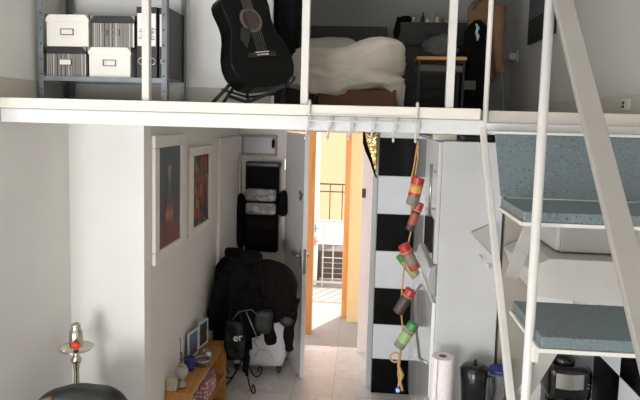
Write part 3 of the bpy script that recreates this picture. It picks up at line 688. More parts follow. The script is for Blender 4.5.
def spice(label, cap, fill, lab, loc, ang, yaw=0, h=.105, r=.024, lab2=None):
    t = thing('spice_jar', label, 'jar', local=True, group='spice jars tied to the jute rope')
    B().lathe([(r * .9, 0), (r, .004), (r, h * .68), (r * .85, h * .76), (r * .8, h * .78)], (0, 0, 0), 16).build('glass_body', M[fill], t, smooth=True)
    B().lathe([(r * 1.0, h * .76), (r * 1.03, h * .78), (r * 1.03, h), (r * .92, h * 1.02), (.001, h * 1.022)], (0, 0, 0), 16).build('cap', M[cap], t)
    if lab2: B().lathe([(r * 1.01, h * .34), (r * 1.02, h * .35), (r * 1.02, h * .45), (r * 1.01, h * .455)], (0, 0, 0), 16).build('jar_label', M[lab2], t)
    if lab and lab2: B().lathe([(r * 1.01, h * .46), (r * 1.02, h * .47), (r * 1.02, h * .69), (r * 1.01, h * .7)], (0, 0, 0), 16).build('jar_label', M[lab], t)
    elif lab: B().lathe([(r * 1.01, h * .22), (r * 1.02, h * .23), (r * 1.02, h * .6), (r * 1.01, h * .61)], (0, 0, 0), 16).build('jar_label', M[lab], t)
    B().tube(arc((0, 0, h * .74), r * 1.02, 0, 2 * PI - .01, 14, 'xy'), .003, 6, True).build('tie', M['jute'], t)
    R = Matrix.Rotation(yaw, 3, 'Z') @ Matrix.Rotation(math.radians(ang), 3, 'Y')
    t.location = Vector(loc) - R @ Vector((0, 0, h / 2)); t.rotation_euler = R.to_euler()
spice('uppermost spice jar, red cap, yellow band and grey pepper below', 'redcap', 'greyspice', 'yellowspice', (.203, 2.452, 2.005), 12, h=.118, r=.026, lab2='redcap')
spice('slim spice jar with dark berries under the uppermost yellow-banded jar', 'redcap', 'darkspice', 'redspice', (.206, 2.470, 1.895), 18, h=.125, r=.019)
spice('tilted red-capped jar of orange paprika above the green-capped herb jar', 'redcap', 'redspice', 'greyspice', (.190, 2.445, 1.725), -28, h=.115, r=.024)
spice('green-capped jar of herbs lying behind the paprika jar', 'greencap', 'greenspice', None, (.190, 2.500, 1.675), -38, h=.115, r=.022)
spice('red-capped jar of dark spice leaning the other way, halfway up the tile pier', 'redcap', 'darkspice', None, (.176, 2.450, 1.530), 28, h=.115, r=.024)
spice('lowest spice jar, bright green cap and green label, above the rope loop', 'greencap', 'greyspice', 'greenlabel', (.190, 2.450, 1.380), 30, h=.125, r=.024)

# ------------------------------------------------------------------ pictures on the hall wall
def picture(label, y0, y1, z0, z1, fw, pm):
    t = thing('framed_picture', label, 'picture', (XH, (y0 + y1) / 2, z0), 'framed pictures on the hall wall')
    x0, x1 = XH + .001, XH + .028
    b = B().box(x0, x1, y0, y1, z1 - fw, z1).box(x0, x1, y0, y1, z0, z0 + fw).box(x0, x1, y0, y0 + fw, z0 + fw, z1 - fw).box(x0, x1, y1 - fw, y1, z0 + fw, z1 - fw)
    b.build('picture_frame', M['framecream'], t, bevel=.006)
    a = B().box(x0, x0 + .012, y0 + fw, y1 - fw, z0 + fw, z1 - fw).build('print', pm, t)
    a.data.transform(Matrix.Translation((0, 0, 0)))
    return t, a
t, a = picture('larger ivory-framed picture of a bottle on teal and red, nearer the hookah', 3.272, 3.832, 1.405, 2.178, .075, M['print1'])
x0 = XH + .0135; cy = 3.553; z0 = 1.405 + .10
bo = [(.066, 0), (.07, .03), (.07, .19), (.058, .22), (.055, .27), (.04, .30), (.028, .34), (.026, .44), (.034, .445), (.034, .48)]
B().prism([(cy - w_, z0 + z) for w_, z in bo] + [(cy + w_, z0 + z) for w_, z in bo[::-1]], 'x', x0 - .001, x0 + .0012).build('bottle_motif', M['bottleprint'], a)
t, a = picture('smaller ivory-framed picture of red and orange flowers, nearer the inner door', 3.965, 4.515, 1.425, 2.075, .065, M['print2'])

# ------------------------------------------------------------------ low wooden shelf in the hall and what stands on it
ZT = .52
sh = thing('low_shelf_unit', 'low honey coloured wooden shelf unit along the hall wall', 'shelf unit', (-1.16, 3.95, 0))
B().box(XH + .005, -1.075, 3.50, 4.40, ZT - .018, ZT).build('top', M['birch'], sh, bevel=.002)
B().box(XH + .005, -1.075, 4.38, 4.40, 0, ZT - .018).build('side_panel', M['birch'], sh)
B().box(XH + .005, -1.075, 3.50, 3.52, 0, ZT - .018).build('side_panel', M['birch'], sh)
B().box(XH + .005, XH + .012, 3.52, 4.38, .03, ZT - .018).build('back_panel', M['birch'], sh)
B().box(XH + .012, -1.08, 3.52, 4.38, .235, .252).build('shelf', M['birch'], sh)
B().box(XH + .012, -1.08, 3.52, 4.38, .03, .047).build('shelf', M['birch'], sh)
# twin photo frame
pf = thing('photo_frame', 'hinged pair of small white photo frames on a round foot', 'photo frame', local=True)
for i, (x0_, m) in enumerate(((-.158, 'photo1'), (.004, 'photo2'))):
    dz = .02 * i + .015
    f = B().box(x0_, x0_ + .15, 0, .012, .03 + dz, .042 + dz).box(x0_, x0_ + .15, 0, .012, .208 + dz, .22 + dz).box(x0_, x0_ + .012, 0, .012, .042 + dz, .208 + dz).box(x0_ + .138, x0_ + .15, 0, .012, .042 + dz, .208 + dz).build('frame', M['white'], pf)
    ph = B().box(x0_ + .012, x0_ + .138, .003, .008, -.01, .156).build('photo', M[m], f); ph.location.z = .052 + dz
B().lathe([(.036, 0), (.034, .006), (.010, .014), (.007, .05), (.007, .07)], (.01, -.035, 0), 18).build('foot', M['white'], pf)
pf.location = (-1.195, 4.05, ZT); pf.rotation_euler = (0, 0, math.radians(80))
tag(B().rbox(-1.24, -1.165, 3.80, 3.875, ZT, .62, 8, 5, lambda p: (.006 * nz(p, 20), .006 * nz(p, 20, 3), 0)).build('blue_pouch', M['blue'], smooth=True), 'small cobalt blue pouch standing on the wooden shelf', 'pouch')
at = thing('glass_ashtray', 'clear glass ashtray with metal ring beside the blue pouch', 'ashtray', (-1.135, 3.93, ZT))
B().lathe([(.045, 0), (.055, .005), (.06, .04), (.052, .042), (.045, .012), (.001, .010)], (-1.135, 3.93, ZT), 20).build('bowl', M['glass'], at, smooth=True)
B().tube(arc((-1.135, 3.93, ZT + .045), .056, 0, 2 * PI - .01, 20, 'xy'), .005, 6, True).build('rim', M['steel'], at, smooth=True)
cd = thing('metal_cup', 'small dented metal cup next to the glass ashtray', 'cup', (-1.13, 4.05, ZT))
B().lathe([(.025, 0), (.034, .005), (.038, .06), (.034, .062), (.030, .01), (.001, .008)], (-1.13, 4.05, ZT), 16).build('cup_body', M['steel'], cd, smooth=True)
B().tube(arc((-1.13, 4.008, ZT + .035), .018, .2, PI * 1.9, 10, 'yz'), .003, 6).build('cup_handle', M['steel'], cd, smooth=True)
cf = thing('glass_carafe', 'hourglass shaped glass diffuser holding white sand and a reed', 'diffuser', (-1.172, 3.585, ZT))
B().lathe([(.038, 0), (.04, .006), (.022, .035), (.016, .05), (.03, .07), (.043, .095), (.043, .12), (.03, .145), (.014, .165), (.013, .185), (.017, .19)], (-1.172, 3.585, ZT), 20).build('glass_body', M['glass'], cf, smooth=True)
B().lathe([(.010, .06), (.026, .071), (.039, .095), (.039, .115), (.001, .118)], (-1.172, 3.585, ZT), 18).build('sand', M['bone'], cf, smooth=True)
B().lathe([(.001, .008), (.034, .008), (.018, .035), (.010, .045)], (-1.172, 3.585, ZT), 18).build('lower_sand', M['glasswhite'], cf, smooth=True)
B().tube([(-1.172, 3.585, ZT + .165), (-1.177, 3.587, ZT + .235)], .009).build('cork', M['reed'], cf, smooth=True)
B().tube([(-1.177, 3.587, ZT + .23), (-1.185, 3.589, ZT + .335)], .003, 6).build('reed', M['greyband'], cf)
bk = thing('woven_box', 'small beige woven box on the near end of the wooden shelf', 'box', (-1.205, 3.55, ZT))
B().rbox(-1.252, -1.182, 3.505, 3.545, ZT, .60, 8, 7).build('box_body', M['creamdots'], bk, smooth=True)
B().rbox(-1.254, -1.180, 3.503, 3.547, .583, .605, 8, 6).build('lid', M['creamdots'], bk, smooth=True)
rb = thing('dotted_bag', 'pink dotted cloth bag stuffed in the wooden shelf unit', 'bag', (-1.155, 3.98, .252))
B().rbox(-1.225, -1.07, 3.86, 4.14, .252, .43, 14, 3.5, lambda p: (.012 * nz(p, 12), .012 * nz(p, 12, 2), .006 * nz(p, 14, 4) if p.z > .3 else 0)).build('bag_body', M['reddots'], rb, smooth=True)
B().blob((-1.14, 4.0, .435), (.05, .08, .028), 3, lambda u: 1 + .35 * nz(u, 2.5)).build('crumpled_top', M['clear'], rb, smooth=True)
mg = thing('white_mug', 'white mug with a dark band standing in the near end of the shelf unit', 'mug', (-1.12, 3.60, .252))
B().lathe([(.034, 0), (.036, .004), (.036, .19), (.033, .19), (.032, .01), (.001, .008)], (-1.12, 3.60, .252), 20).build('mug_body', M['white'], mg, smooth=True)
B().lathe([(.0362, .07), (.0368, .072), (.0368, .15), (.0362, .152)], (-1.12, 3.60, .252), 20).build('dark_band', M['black'], mg, smooth=True)

# ------------------------------------------------------------------ hall coat stand and the heap of coats
hs = thing('iron_coat_stand', 'black wrought iron coat stand with scrolled feet in the hall', 'coat stand', (-1.0, 4.74, 0))
B().tube([(-1.0, 4.74, .12), (-1.0, 4.74, 1.10)], .014).build('pole', M['blackmetal'], hs, smooth=True)
def foot(ang, L=.24):
    pts = []; ca, sa = math.cos(ang), math.sin(ang)
    prof = [(0.0, .30), (.03, .22), (.07, .14), (.11, .07), (.15, .03), (.19, .018), (.225, .03), (.24, .06), (.225, .09), (.195, .095), (.18, .075), (.19, .055)]
    for u, z in prof: pts.append((-1.0 + ca * u * L / .24, 4.74 + sa * u * L / .24, z - .010))
    return B().tube(pts, .0065, 8)
for a in (math.radians(-55), math.radians(-158), math.radians(60), math.radians(150)): foot(a).build('scroll_foot', M['blackmetal'], hs, smooth=True)
for a in (0.3, 2.2, 4.0, 5.4): B().tube([(-1.0, 4.74, 1.04), (-1.0 + .09 * math.cos(a), 4.74 + .09 * math.sin(a), 1.07), (-1.0 + .12 * math.cos(a), 4.74 + .12 * math.sin(a), 1.12)], .008).build('hook', M['blackmetal'], hs, smooth=True)
grp = 'coats on the hall coat stand'
jacket('long_coat', 'long black coat on the hall stand nearest the framed pictures', 'coat', M['blackcloth'], -1.10, 4.72, 1.16, .30, .29, .30, .24, .6, (0, 0), grp)
jacket('padded_jacket', 'black padded jacket in the middle of the hall coat stand', 'jacket', M['blackcloth2'], -1.0, 4.56, 1.14, .54, .34, .38, .26, 2.9, (1, 1), grp, drop=.9)
t = thing('wool_coat', 'dark brown wool coat thrown wide over the hall stand beside the door leaf', 'coat', (-.72, 4.62, .6), grp)
def woolf(p): return (.03 * nz(p, 5, 2), .03 * nz(p, 6, 4) + .015 * math.sin(p.x * 40 + 3 * p.z), -.55 * max(0, p.x + .72) ** 1.25 + .03 * nz(p, 7, 1) + (.05 * math.sin(p.x * 11) if p.z < .8 else 0))
B().rbox(-.98, -.53, 4.44, 4.74, .70, 1.13, 14, 3.0, woolf).build('coat_body', M['browncloth'], t, smooth=True)
sleeve((-.59, 4.56, .84), (-.575, 4.60, .40), .06, .035, 2).build('sleeve', M['browncloth'], t, smooth=True)
sleeve((-.80, 4.50, .86), (-.745, 4.47, .50), .065, .045, 5).build('sleeve', M['browncloth'], t, smooth=True)
B().blob((-.60, 4.445, .69), (.055, .015, .04), 3, lambda u: 1 + .3 * nz(u, 2)).build('lining', M['maroon'], t, smooth=True)
jacket('hooded_jacket', 'black hooded jacket hung at the front of the hall coat stand', 'jacket', M['blackcloth'], -.90, 4.42, .92, .58, .24, .24, .14, 1.9, (0, 0), grp, drop=1.0)
sb = thing('shoulder_bag', 'dark olive shoulder bag hanging low on the hall coat stand', 'bag', (-.76, 4.36, .62))
B().rbox(-.83, -.70, 4.31, 4.40, .62, .81, 10, 3.5, lambda p: (.014 * nz(p, 9), .01 * nz(p, 9, 3), 0)).build('bag_body', M['olive'], sb, smooth=True)
B().tube([(-.80, 4.33, .76), (-.86, 4.31, .82), (-.96, 4.32, .79), (-1.01, 4.34, .72)], .005, 6).build('strap', M['greyband'], sb, smooth=True)
B().tube([(-.90, 4.31, .80), (-.85, 4.295, .70), (-.80, 4.295, .585)], .0035, 6).build('zip_cord', M['steel'], sb, smooth=True)
pb = thing('carrier_bag', 'black plastic carrier bag with white letters hanging by the wooden shelf', 'bag', (-.98, 4.36, .44))
B().rbox(-1.07, -.90, 4.285, 4.36, .41, .73, 14, 4.5, lambda p: (.03 * nz(p, 7), .014 * nz(p, 13, 3), .03 * nz(p, 6, 6))).build('bag_body', M['polybag'], pb, smooth=True)
B().tube([(-1.04, 4.32, .70), (-1.02, 4.33, .82), (-.96, 4.33, .82), (-.93, 4.32, .70)], .008, 6).build('bag_handle', M['polybag'], pb, smooth=True)
text('lettering', 'er', .085, M['lettering'], pb, (-.955, 4.277, .60), (PI / 2, math.radians(-8), math.radians(4)), .004)
tag(B().blob((-.93, 4.60, 1.16), (.10, .10, .055), 3, lambda u: 1 + .15 * nz(u, 2.5, 2) + (.35 * max(0, -u.y) if u.z < 0 else 0)).build('beanie', M['blackcloth2'], smooth=True), 'black cap resting on top of the hall coat stand', 'cap')
B_ = B()
B_.tube([(-.89, 4.34, .50), (-.885, 4.335, .42), (-.90, 4.335, .34), (-.89, 4.34, .27)], [.012, .018, .02, .012], 8)
tag(B_.build('hanging_belt', M['blackcloth'], smooth=True), 'black cloth belt dangling beside the carrier bag', 'belt')
# suitcase
sc = thing('suitcase', 'silver white hard suitcase with a hexagon pattern behind the hall coats', 'suitcase', (-.93, 5.1, 0))
B().rbox(-1.175, -.685, 4.98, 5.24, .058, .72, 10, 12).build('shell', M['suitcase'], sc, smooth=True)
hx = B(); r6 = .085
for i in range(4):
    for j in range(5):
        cx, cz = -1.13 + i * r6 * 1.5 * 1.0, .15 + j * r6 * 1.732 + (r6 * .866 if i % 2 else 0)
        pts = [(cx + r6 * math.cos(k * PI / 3), 4.979, cz + r6 * math.sin(k * PI / 3)) for k in range(4)]
        if all(-1.165 < p[0] < -.695 and .075 < p[2] < .70 for p in pts): hx.tube(pts, .0035, 5)
hx.build('shell_ridges', M['greyplast'], sc)
for x in (-1.12, -.74):
    for y in (5.02, 5.20):
        wl = B().tube([(x - .014, y, .028), (x + .014, y, .028)], .026, 14).box(x - .022, x + .022, y - .02, y + .02, .035, .07).build('wheel', M['black'], sc)
B().tube([(-1.02, 5.20, .70), (-1.02, 5.20, .98), (-.84, 5.20, .98), (-.84, 5.20, .70)], .009).build('pull_handle', M['black'], sc, smooth=True)
# hanging organiser and small bags on the closet
og = thing('hanging_organiser', 'black hanging organiser with clear pockets on the hall end wall', 'organiser', (-1.0, 5.5, 1.0))
B().box(-1.165, -.85, 5.46, 5.56, 1.0, 1.83).build('fabric_panel', M['blackcloth2'], og, bevel=.01)
B().box(-1.165, -.835, 5.44, 5.57, 1.825, 1.875).build('top_bar', M['black'], og, bevel=.012)
B().tube([(-1.0, 5.5, 1.87), (-1.0, 5.5, 1.91), (-.985, 5.5, 1.935), (-1.0, 5.5, 1.955), (-1.018, 5.5, 1.94)], .004, 6).build('hanger_hook', M['steel'], og, smooth=True)
for z, h, m in ((1.50, .12, 'clear'), (1.37, .115, 'clear'), (1.22, .12, 'browncloth'), (1.07, .13, 'browncloth')):
    B().rbox(-1.155, -.86, 5.425, 5.47, z, z + h, 8, 8, lambda p: (0, .008 * nz(p, 16, 2), 0)).build('pocket', M[m], og, smooth=True)
tag(B().rbox(-1.252, -1.172, 5.43, 5.56, 1.02, 1.56, 8, 3, lambda p: (.01 * nz(p, 10), 0, 0)).build('small_bag', M['blackcloth'], smooth=True), 'small black bag hanging between the organiser and the inner door', 'bag')
tag(B().rbox(-.845, -.752, 5.40, 5.54, 1.36, 1.61, 8, 3, lambda p: (.012 * nz(p, 10, 2), 0, .01 * nz(p, 9))).build('small_bag', M['blackcloth2'], smooth=True), 'small black bag hanging between the organiser and the entrance door', 'bag')
od = thing('door_ornament', 'small silver leaf shaped ornament fixed high on the open door leaf', 'ornament', local=True)
for a in (0.2, 2.3, 4.4): B().blob((.030 * math.cos(a), -.008, .030 * math.sin(a)), (.026, .008, .020), 2, lambda u: 1 + .25 * nz(u, 3)).build('petal', M['brass'], od, smooth=True)
od.rotation_euler = (0, 0, math.radians(-68.3)); od.location = (-.565, 4.985, 1.63)
# gold sequined bag by the pier
gb = thing('sequined_bag', 'gold sequined bag with a black edge hanging beside the tile pier', 'bag', (.03, 4.66, 1.84))
B().prism([(-.035, 2.20), (.07, 2.20), (.072, 1.86), (.055, 1.90), (.03, 1.98), (-.005, 2.07), (-.025, 2.12)], 'y', 4.64, 4.69).build('bag_body', M['sequin'], gb, bevel=.012)
B().tube([(-.037, 4.655, 2.22), (-.028, 4.65, 2.12), (-.006, 4.65, 2.06), (.03, 4.65, 1.97), (.055, 4.65, 1.89), (.074, 4.655, 1.84)], [.012, .018, .02, .014, .01, .006], 10).build('dark_edge', M['blackcloth'], gb, smooth=True)
B().tube([(.02, 4.665, 2.20), (.02, 4.665, 2.248)], .006).build('loop', M['blackcloth'], gb)

# ------------------------------------------------------------------ kitchen
tc = thing('tall_kitchen_unit', 'tall white kitchen unit with steel bar handle, nearer the stairs', 'kitchen unit', (.8, 3.6, 0))
B().box(.40, .74, 3.25, 3.95, 0, 2.195).build('carcass', M['white'], tc, bevel=.004)
ud = B().box(.378, .399, 3.255, 3.945, 1.50, 2.19).build('upper_door', M['white'], tc, bevel=.004)
B().tube([(.352, 3.36, 1.755), (.352, 3.36, 2.06)], .0085, 10).tube([(.352, 3.36, 1.80), (.378, 3.36, 1.80)], .006).tube([(.352, 3.36, 2.015), (.378, 3.36, 2.015)], .006).build('bar_handle', M['steel'], ud, smooth=True)
B().box(.372, .379, 3.32, 3.80, 1.505, 1.745).build('oven_window', M['screen'], ud)
B().prism([(.40, 1.30), (.358, 1.335), (.338, 1.42), (.352, 1.475), (.40, 1.495)], 'y', 3.27, 3.93).build('control_fascia', M['greyplast'], tc, bevel=.01)
ld = B().box(.378, .399, 3.255, 3.945, .10, 1.275).build('lower_door', M['whiteglossy'], tc, bevel=.004)
B().tube([(.378, 3.90, 1.20), (.345, 3.88, 1.16), (.335, 3.80, 1.05), (.335, 3.62, .95), (.340, 3.42, .88), (.378, 3.36, .875)], .009, 8).build('bow_handle', M['steel'], ld, smooth=True)
tc.location.x += .013
tc = thing('tall_cupboard', 'tall glossy white cupboard between the kitchen unit and the tile pier', 'cupboard', (.8, 4.35, 0))
B().box(.405, .755, 3.96, 4.72, 0, 2.20).build('carcass', M['white'], tc, bevel=.004)
B().box(.380, .404, 3.965, 4.715, .10, 2.19).build('cupboard_door', M['whiteglossy'], tc, bevel=.004)
tc.location.x += .013
tag(B().box(.37, .50, 3.35, 3.45, 2.195, 2.232).build('flat_tin', M['tin'], bevel=.006), 'flat pale tin lying on top of the tall kitchen unit', 'tin')
tag(B().box(.54, .70, 3.35, 3.50, 2.195, 2.226).build('baking_tray', M['black'], bevel=.006), 'black baking tray lying on top of the tall kitchen unit', 'tray')
kc = thing('kitchen_counter', 'white kitchen counter below the stairs', 'counter', (.84, 2.7, 0))
B().box(.40, 1.285, 2.2, 3.245, .08, .69).build('base_unit', M['white'], kc, bevel=.004)
B().box(.37, 1.29, 2.15, 3.247, .69, .72).build('worktop', M['white'], kc, bevel=.004)
B().box(.44, 1.27, 2.25, 3.2, 0, .08).build('plinth', M['black'], kc)
pt = thing('paper_towel_roll', 'white quilted paper towel roll standing on the counter', 'paper towel', (.435, 3.06, .72))
B().lathe([(.020, 0), (.060, 0), (.061, .004), (.061, .324), (.058, .328), (.022, .328), (.020, .326), (.020, .01)], (.437, 3.06, .72), 28).build('roll', M['paper'], pt, smooth=False)
B().lathe([(.0195, .01), (.0215, .01), (.0215, .329), (.0185, .329), (.0175, .25), (.001, .25)], (.437, 3.06, .72), 20).build('core', M['kraft'], pt, smooth=True)
B().box(.400, .402, 2.995, 3.02, .72, 1.046).build('loose_sheet', M['paper'], pt)
mp = thing('black_jug', 'black lidded coffee jug with a knob on the counter', 'jug', (.61, 3.06, .72))
B().lathe([(.055, 0), (.058, .005), (.064, .20), (.068, .268), (.066, .27)], (.61, 3.06, .72), 26, fn=lambda a, z: 1 + (.16 * max(0, math.cos(a - PI * .95)) ** 12 if z > .15 else 0)).build('jug_body', M['coffee'], mp, smooth=True)
B().lathe([(.070, .27), (.070, .278), (.055, .290), (.02, .297), (.001, .298)], (.61, 3.06, .72), 26).build('lid', M['coffee'], mp, smooth=True)
B().lathe([(.008, .297), (.011, .31), (.009, .318), (.001, .32)], (.61, 3.06, .72), 12).build('knob', M['black'], mp, smooth=True)
B().tube([(.672, 3.04, .96), (.70, 3.03, .96), (.708, 3.03, .90), (.70, 3.03, .82), (.668, 3.04, .80)], .008).build('handle', M['black'], mp, smooth=True)
gj = thing('storage_jar', 'clear glass storage jar with a blue lid behind the stair stringer', 'jar', (.76, 3.12, .72))
B().lathe([(.048, 0), (.05, .005), (.05, .22), (.045, .24), (.043, .24), (.047, .22), (.047, .01), (.001, .008)], (.75, 3.12, .72), 24).build('glass_body', M['glass'], gj, smooth=True)
B().lathe([(.052, .235), (.054, .24), (.054, .254), (.046, .258), (.044, .252), (.001, .252)], (.75, 3.12, .72), 24).build('lid', M['bluelid'], gj, smooth=True)
B().tube([(.73, 3.11, .76), (.75, 3.10, .86), (.79, 3.10, .90), (.80, 3.12, .80)], .006, 6).build('contents', M['reed'], gj, smooth=True)
cm = thing('coffee_maker', 'black coffee maker with a silver front panel on the counter under the stairs', 'coffee maker', (1.1, 3.08, .72))
B().rbox(.985, 1.205, 3.0, 3.20, .86, 1.045, 8, 9).build('brew_head', M['coffee'], cm, smooth=True)
B().box(1.0, 1.19, 3.10, 3.20, .72, .90).build('back_column', M['coffee'], cm, bevel=.01)
B().box(.99, 1.20, 2.98, 3.20, .72, .755).build('base', M['coffee'], cm, bevel=.008)
B().prism([(1.015 + .14 * i / 8, 3.0 - .013 * math.sin(PI * i / 8)) for i in range(9)] + [(1.155, 3.02), (1.015, 3.02)], 'z', .935, 1.015).build('front_panel', M['steel'], cm)
B().lathe([(.055, .0), (.06, .01), (.058, .03), (.045, .045), (.001, .048)], (1.075, 3.09, 1.042), 22).build('lid', M['coffee'], cm, smooth=True)
B().blob((1.075, 3.12, 1.10), (.03, .025, .02), 2).build('lid_knob', M['coffee'], cm, smooth=True)
B().lathe([(.05, 0), (.062, .02), (.06, .07), (.05, .10), (.052, .103)], (1.08, 3.04, .757), 20).build('carafe', M['screen'], cm, smooth=True)
for z in (.945, .965): B().tube([(1.18, 3.003, z), (1.18, 2.994, z)], .004, 8).build('button', M['steel'], cm)
wc = thing('wall_cupboard', 'white kitchen wall cupboard above the cooker hood', 'cupboard', (1.1, 3.05, 1.68))
B().box(.95, 1.292, 2.87, 3.244, 1.685, 2.22).build('carcass', M['metalgrey'], wc, bevel=.003)
cdr = B().box(.93, .949, 2.875, 3.24, 1.69, 2.215).build('cupboard_door', M['white'], wc, bevel=.003)
B().tube([(.93, 2.98, 1.80), (.905, 2.98, 1.80), (.90, 3.06, 1.80), (.905, 3.14, 1.80), (.93, 3.14, 1.80)], .006).build('handle', M['steel'], cdr, smooth=True)
hdm = thing('cooker_hood', 'pale grey cooker hood panel below the wall cupboard', 'cooker hood', (1.05, 2.95, 1.46))
B().prism([(.76, 1.625), (.865, 1.678), (1.288, 1.678), (1.288, 1.455), (.815, 1.495)], 'y', 2.74, 3.23).build('hood_body', M['metalwhite'], hdm, bevel=.004)
B().box(1.0, 1.06, 2.76, 2.80, 1.452, 1.475).build('lamp_cover', M['white'], hdm)
kb = thing('shaded_corner_board', 'grey triangular board on the end of the tall kitchen unit, shade in its colour', 'bracket', (.66, 3.22, 1.5))
B().prism([(.583, 1.695), (.69, 1.752), (.715, 1.742), (.722, 1.545)], 'y', 3.215, 3.249).build('board', M['metalgrey'], kb, bevel=.003)  # grey triangle; the shade on the unit end is put into its colour
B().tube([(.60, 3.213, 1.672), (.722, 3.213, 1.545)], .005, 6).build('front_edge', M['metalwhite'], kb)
for i, (x, z) in enumerate(((.643, 1.555), (.689, 1.508))):
    t = thing('wall_hook', ('upper' if i == 0 else 'lower') + ' of two white stick-on hooks below the triangular board', 'hook', (x, 3.24, z), 'white stick-on hooks')
    B().rbox(x - .012, x + .012, 3.236, 3.249, z - .014, z + .014, 6, 5).build('pad', M['white'], t, smooth=True)
    B().tube([(x, 3.236, z + .004), (x, 3.226, z), (x, 3.222, z - .006), (x, 3.224, z + .001)], .003, 6).build('prong', M['white'], t, smooth=True)

# ------------------------------------------------------------------ stairs to the mezzanine
ss = thing('staircase', 'steep white steel stairs with speckled blue-grey treads', 'stairs', (.88, 1.6, 0))
def incl(b, x0, x1, ya, za, yb, zb, hw):
    dv = Vector((0, yb - ya, zb - za)).normalized(); n_ = Vector((0, -dv.z, dv.y)) * hw
    b.prism([(ya - n_.y, za - n_.z), (ya + n_.y, za + n_.z), (yb + n_.y, zb + n_.z), (yb - n_.y, zb - n_.z)], 'x', x0, x1); return b
incl(B(), .478, .502, 2.565, 2.275, .735, 0.02, .014).build('stringer', M['metalwhite'], ss, bevel=.003)
incl(B(), 1.265, 1.288, 2.565, 2.275, .735, 0.02, .014).build('stringer', M['metalwhite'], ss, bevel=.003)
for k in range(4):
    z = 2.017 - .32 * k; yf = 1.915 - .26 * k; yb = yf + .335
    tr = B().box(.512, 1.262, yf, yb, z - .034, z).build('tread', M['stair'], ss, bevel=.003)
    B().box(.505, 1.264, yf - .004, yb, z - .046, z - .0345).build('tread_frame', M['metalwhite'], tr)
    B().box(.503, .511, yf + .01, yb, z - .046, z - .034).build('side_angle', M['metalwhite'], tr)
    incl(B(), .520, .566, yf + .02, z - .047, yf + .245, z - .285, .005).build('strut', M['metalgrey'], tr)
B().prism([(2.255, 2.02), (2.415, 2.258), (2.435, 2.258), (2.275, 2.02)], 'x', .515, 1.262).build('riser', M['stair'], ss)
B().box(.505, 1.285, 2.41, 2.553, 2.258, 2.268).build('landing_strip', M['metalwhite'], ss)
hr = B()
incl(hr, .500, .552, 2.0, 2.995, .70, 1.45, .009).build('handrail', M['railpaint'], ss, bevel=.003)
B().tube([(.499, 1.73, .0), (.499, 1.73, 2.655)], .0142, 12).build('handrail_post', M['metalwhite'], ss, smooth=True)
B().box(.502, .522, 1.70, 1.755, 1.60, 1.655).build('post_bracket', M['metalwhite'], ss, bevel=.003)

# ------------------------------------------------------------------ hookah and armchair
HX, HY = -1.54, 2.92
hk = thing('hookah', 'silver hookah with a round tray standing in the alcove corner', 'hookah', (HX, HY, 0))
B().lathe([(.07, 0), (.10, .01), (.11, .10), (.10, .20), (.05, .30), (.03, .38), (.032, .42)], (HX, HY, 0), 28).build('vase', M['chrome'], hk, smooth=True)
B().lathe([(.02, .42), (.022, .5), (.012, .53), (.02, .58), (.012, .62), (.012, .76), (.017, .78), (.022, .80), (.016, .83), (.013, .90), (.017, .925), (.015, .935), (.027, .955), (.029, .97), (.014, .99), (.012, 1.01), (.012, 1.03)], (HX, HY, 0), 20).build('stem', M['chrome'], hk, smooth=True)
B().lathe([(.012, 1.012), (.06, 1.018), (.086, 1.028), (.09, 1.036), (.084, 1.034), (.05, 1.024), (.013, 1.022)], (HX, HY, 0), 32).build('tray', M['chrome'], hk, smooth=True)
B().lathe([(.014, 1.03), (.034, 1.04), (.036, 1.09), (.034, 1.125), (.026, 1.135), (.024, 1.15), (.026, 1.158), (.022, 1.166), (.016, 1.168), (.014, 1.15), (.001, 1.15)], (HX, HY, 0), 24, fn=lambda a, z: 1 + .03 * math.sin(6 * a)).build('wind_cover', M['chrome'], hk, smooth=True)
tag(B().blob((HX + .024, HY - .052, 1.064), (.024, .014, .018), 3, lambda u: 1 + .2 * nz(u, 3)).build('foil_disc', M['orange'], smooth=True), 'crumpled orange foil piece lying on the hookah tray', 'foil')
tg = thing('tongs', 'pale metal tongs lying across the hookah tray', 'tongs', (HX - .05, HY - .03, 1.04))
for dx in (0, .014): B().tube([(HX - .075 + dx, HY + .0, 1.052), (HX - .05 + dx, HY - .045, 1.048), (HX - .025 + dx * .3, HY - .083, 1.042)], .004, 6).build('arm', M['bone'], tg, smooth=True)
ac = thing('armchair', 'black leather armchair in the bottom corner in front of the hookah', 'armchair', (-1.33, 2.25, 0))
def crease(p): return (.012 * nz(p, 8, 1), .014 * nz(p, 7, 3), .014 * nz(p, 8, 5))
B().rbox(-1.58, -1.06, 2.46, 2.66, .30, 1.0, 14, 3.2, crease).build('backrest', M['leather'], ac, smooth=True)
B().rbox(-1.52, -1.12, 1.92, 2.48, .28, .46, 10, 5, crease).build('seat', M['leather'], ac, smooth=True)
for x0_, x1_ in ((-1.64, -1.53), (-1.11, -1.0)): B().rbox(x0_, x1_, 1.94, 2.56, .2, .62, 10, 5, crease).build('armrest', M['leather'], ac, smooth=True)
for x in (-1.52, -1.12):
    for y in (1.99, 2.50): B().tube([(x, y, 0), (x, y, .29)], .02).build('leg', M['darkwood'], ac)
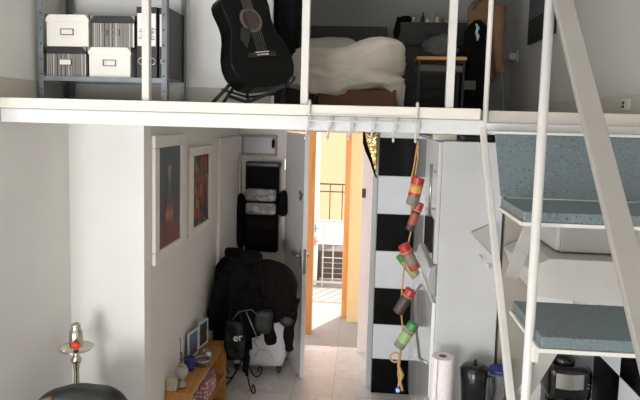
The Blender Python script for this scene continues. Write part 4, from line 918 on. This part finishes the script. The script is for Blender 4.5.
B().tube([(-1.575, 2.53, .86), (-1.535, 2.50, .925), (-1.475, 2.49, .95), (-1.44, 2.50, .962)], .011, 8).build('strap', M['tan'], ac, smooth=True)

# ------------------------------------------------------------------ light
def area(name, loc, rot, sx, sy, power, col):
    l = bpy.data.lights.new(name, 'AREA'); l.shape = 'RECTANGLE'; l.size = sx; l.size_y = sy; l.energy = power; l.color = col
    o = bpy.data.objects.new(name, l); C.objects.link(o); o.location = loc; o.rotation_euler = rot; return o
area('window_daylight_side', (-3.56, -.4, 1.35), (PI / 2, 0, -PI / 2), 3.0, 1.9, 30, (1, .97, .93))
area('window_daylight_rear', (-1.75, -2.56, 1.35), (PI / 2, 0, 0), 1.5, 1.7, 145, (1, .98, .96))
sun = bpy.data.lights.new('sun', 'SUN'); sun.energy = 9; sun.angle = .01; sun.color = (1, .93, .82)
so = bpy.data.objects.new('sun', sun); C.objects.link(so); so.location = (3, 10, 8)
so.rotation_euler = Vector((-.34, -.60, -.80)).to_track_quat('-Z', 'Y').to_euler()
wd = bpy.data.worlds.new('sky'); bpy.context.scene.world = wd; wd.use_nodes = True
bg = wd.node_tree.nodes['Background']; bg.inputs[0].default_value = (.86, .93, 1, 1); bg.inputs[1].default_value = 3.8

# ------------------------------------------------------------------ camera
cam = bpy.data.cameras.new('camera'); co = bpy.data.objects.new('camera', cam); C.objects.link(co)
r_ = Vector((0.9961093, 0.0842089, 0.0259835)); u_ = Vector((-0.0337203, 0.0917979, 0.9952066)); f_ = Vector((-0.0814201, 0.9922107, -0.0942803))
m4 = Matrix((r_, u_, -f_)).transposed().to_4x4(); m4.translation = (0, 0, 2.3); co.matrix_world = m4
cam.sensor_width = 36; cam.lens = 36 * 580 / 640; cam.shift_y = -(200 - 173.789) / 640; cam.clip_start = .05
sc_ = bpy.context.scene; sc_.camera = co
sc_.view_settings.view_transform = 'Standard'; sc_.view_settings.look = 'None'; sc_.view_settings.exposure = 0; sc_.view_settings.gamma = 1
sc_.view_settings.use_curve_mapping = False
sc_.cycles.max_bounces = 12; sc_.cycles.diffuse_bounces = 8
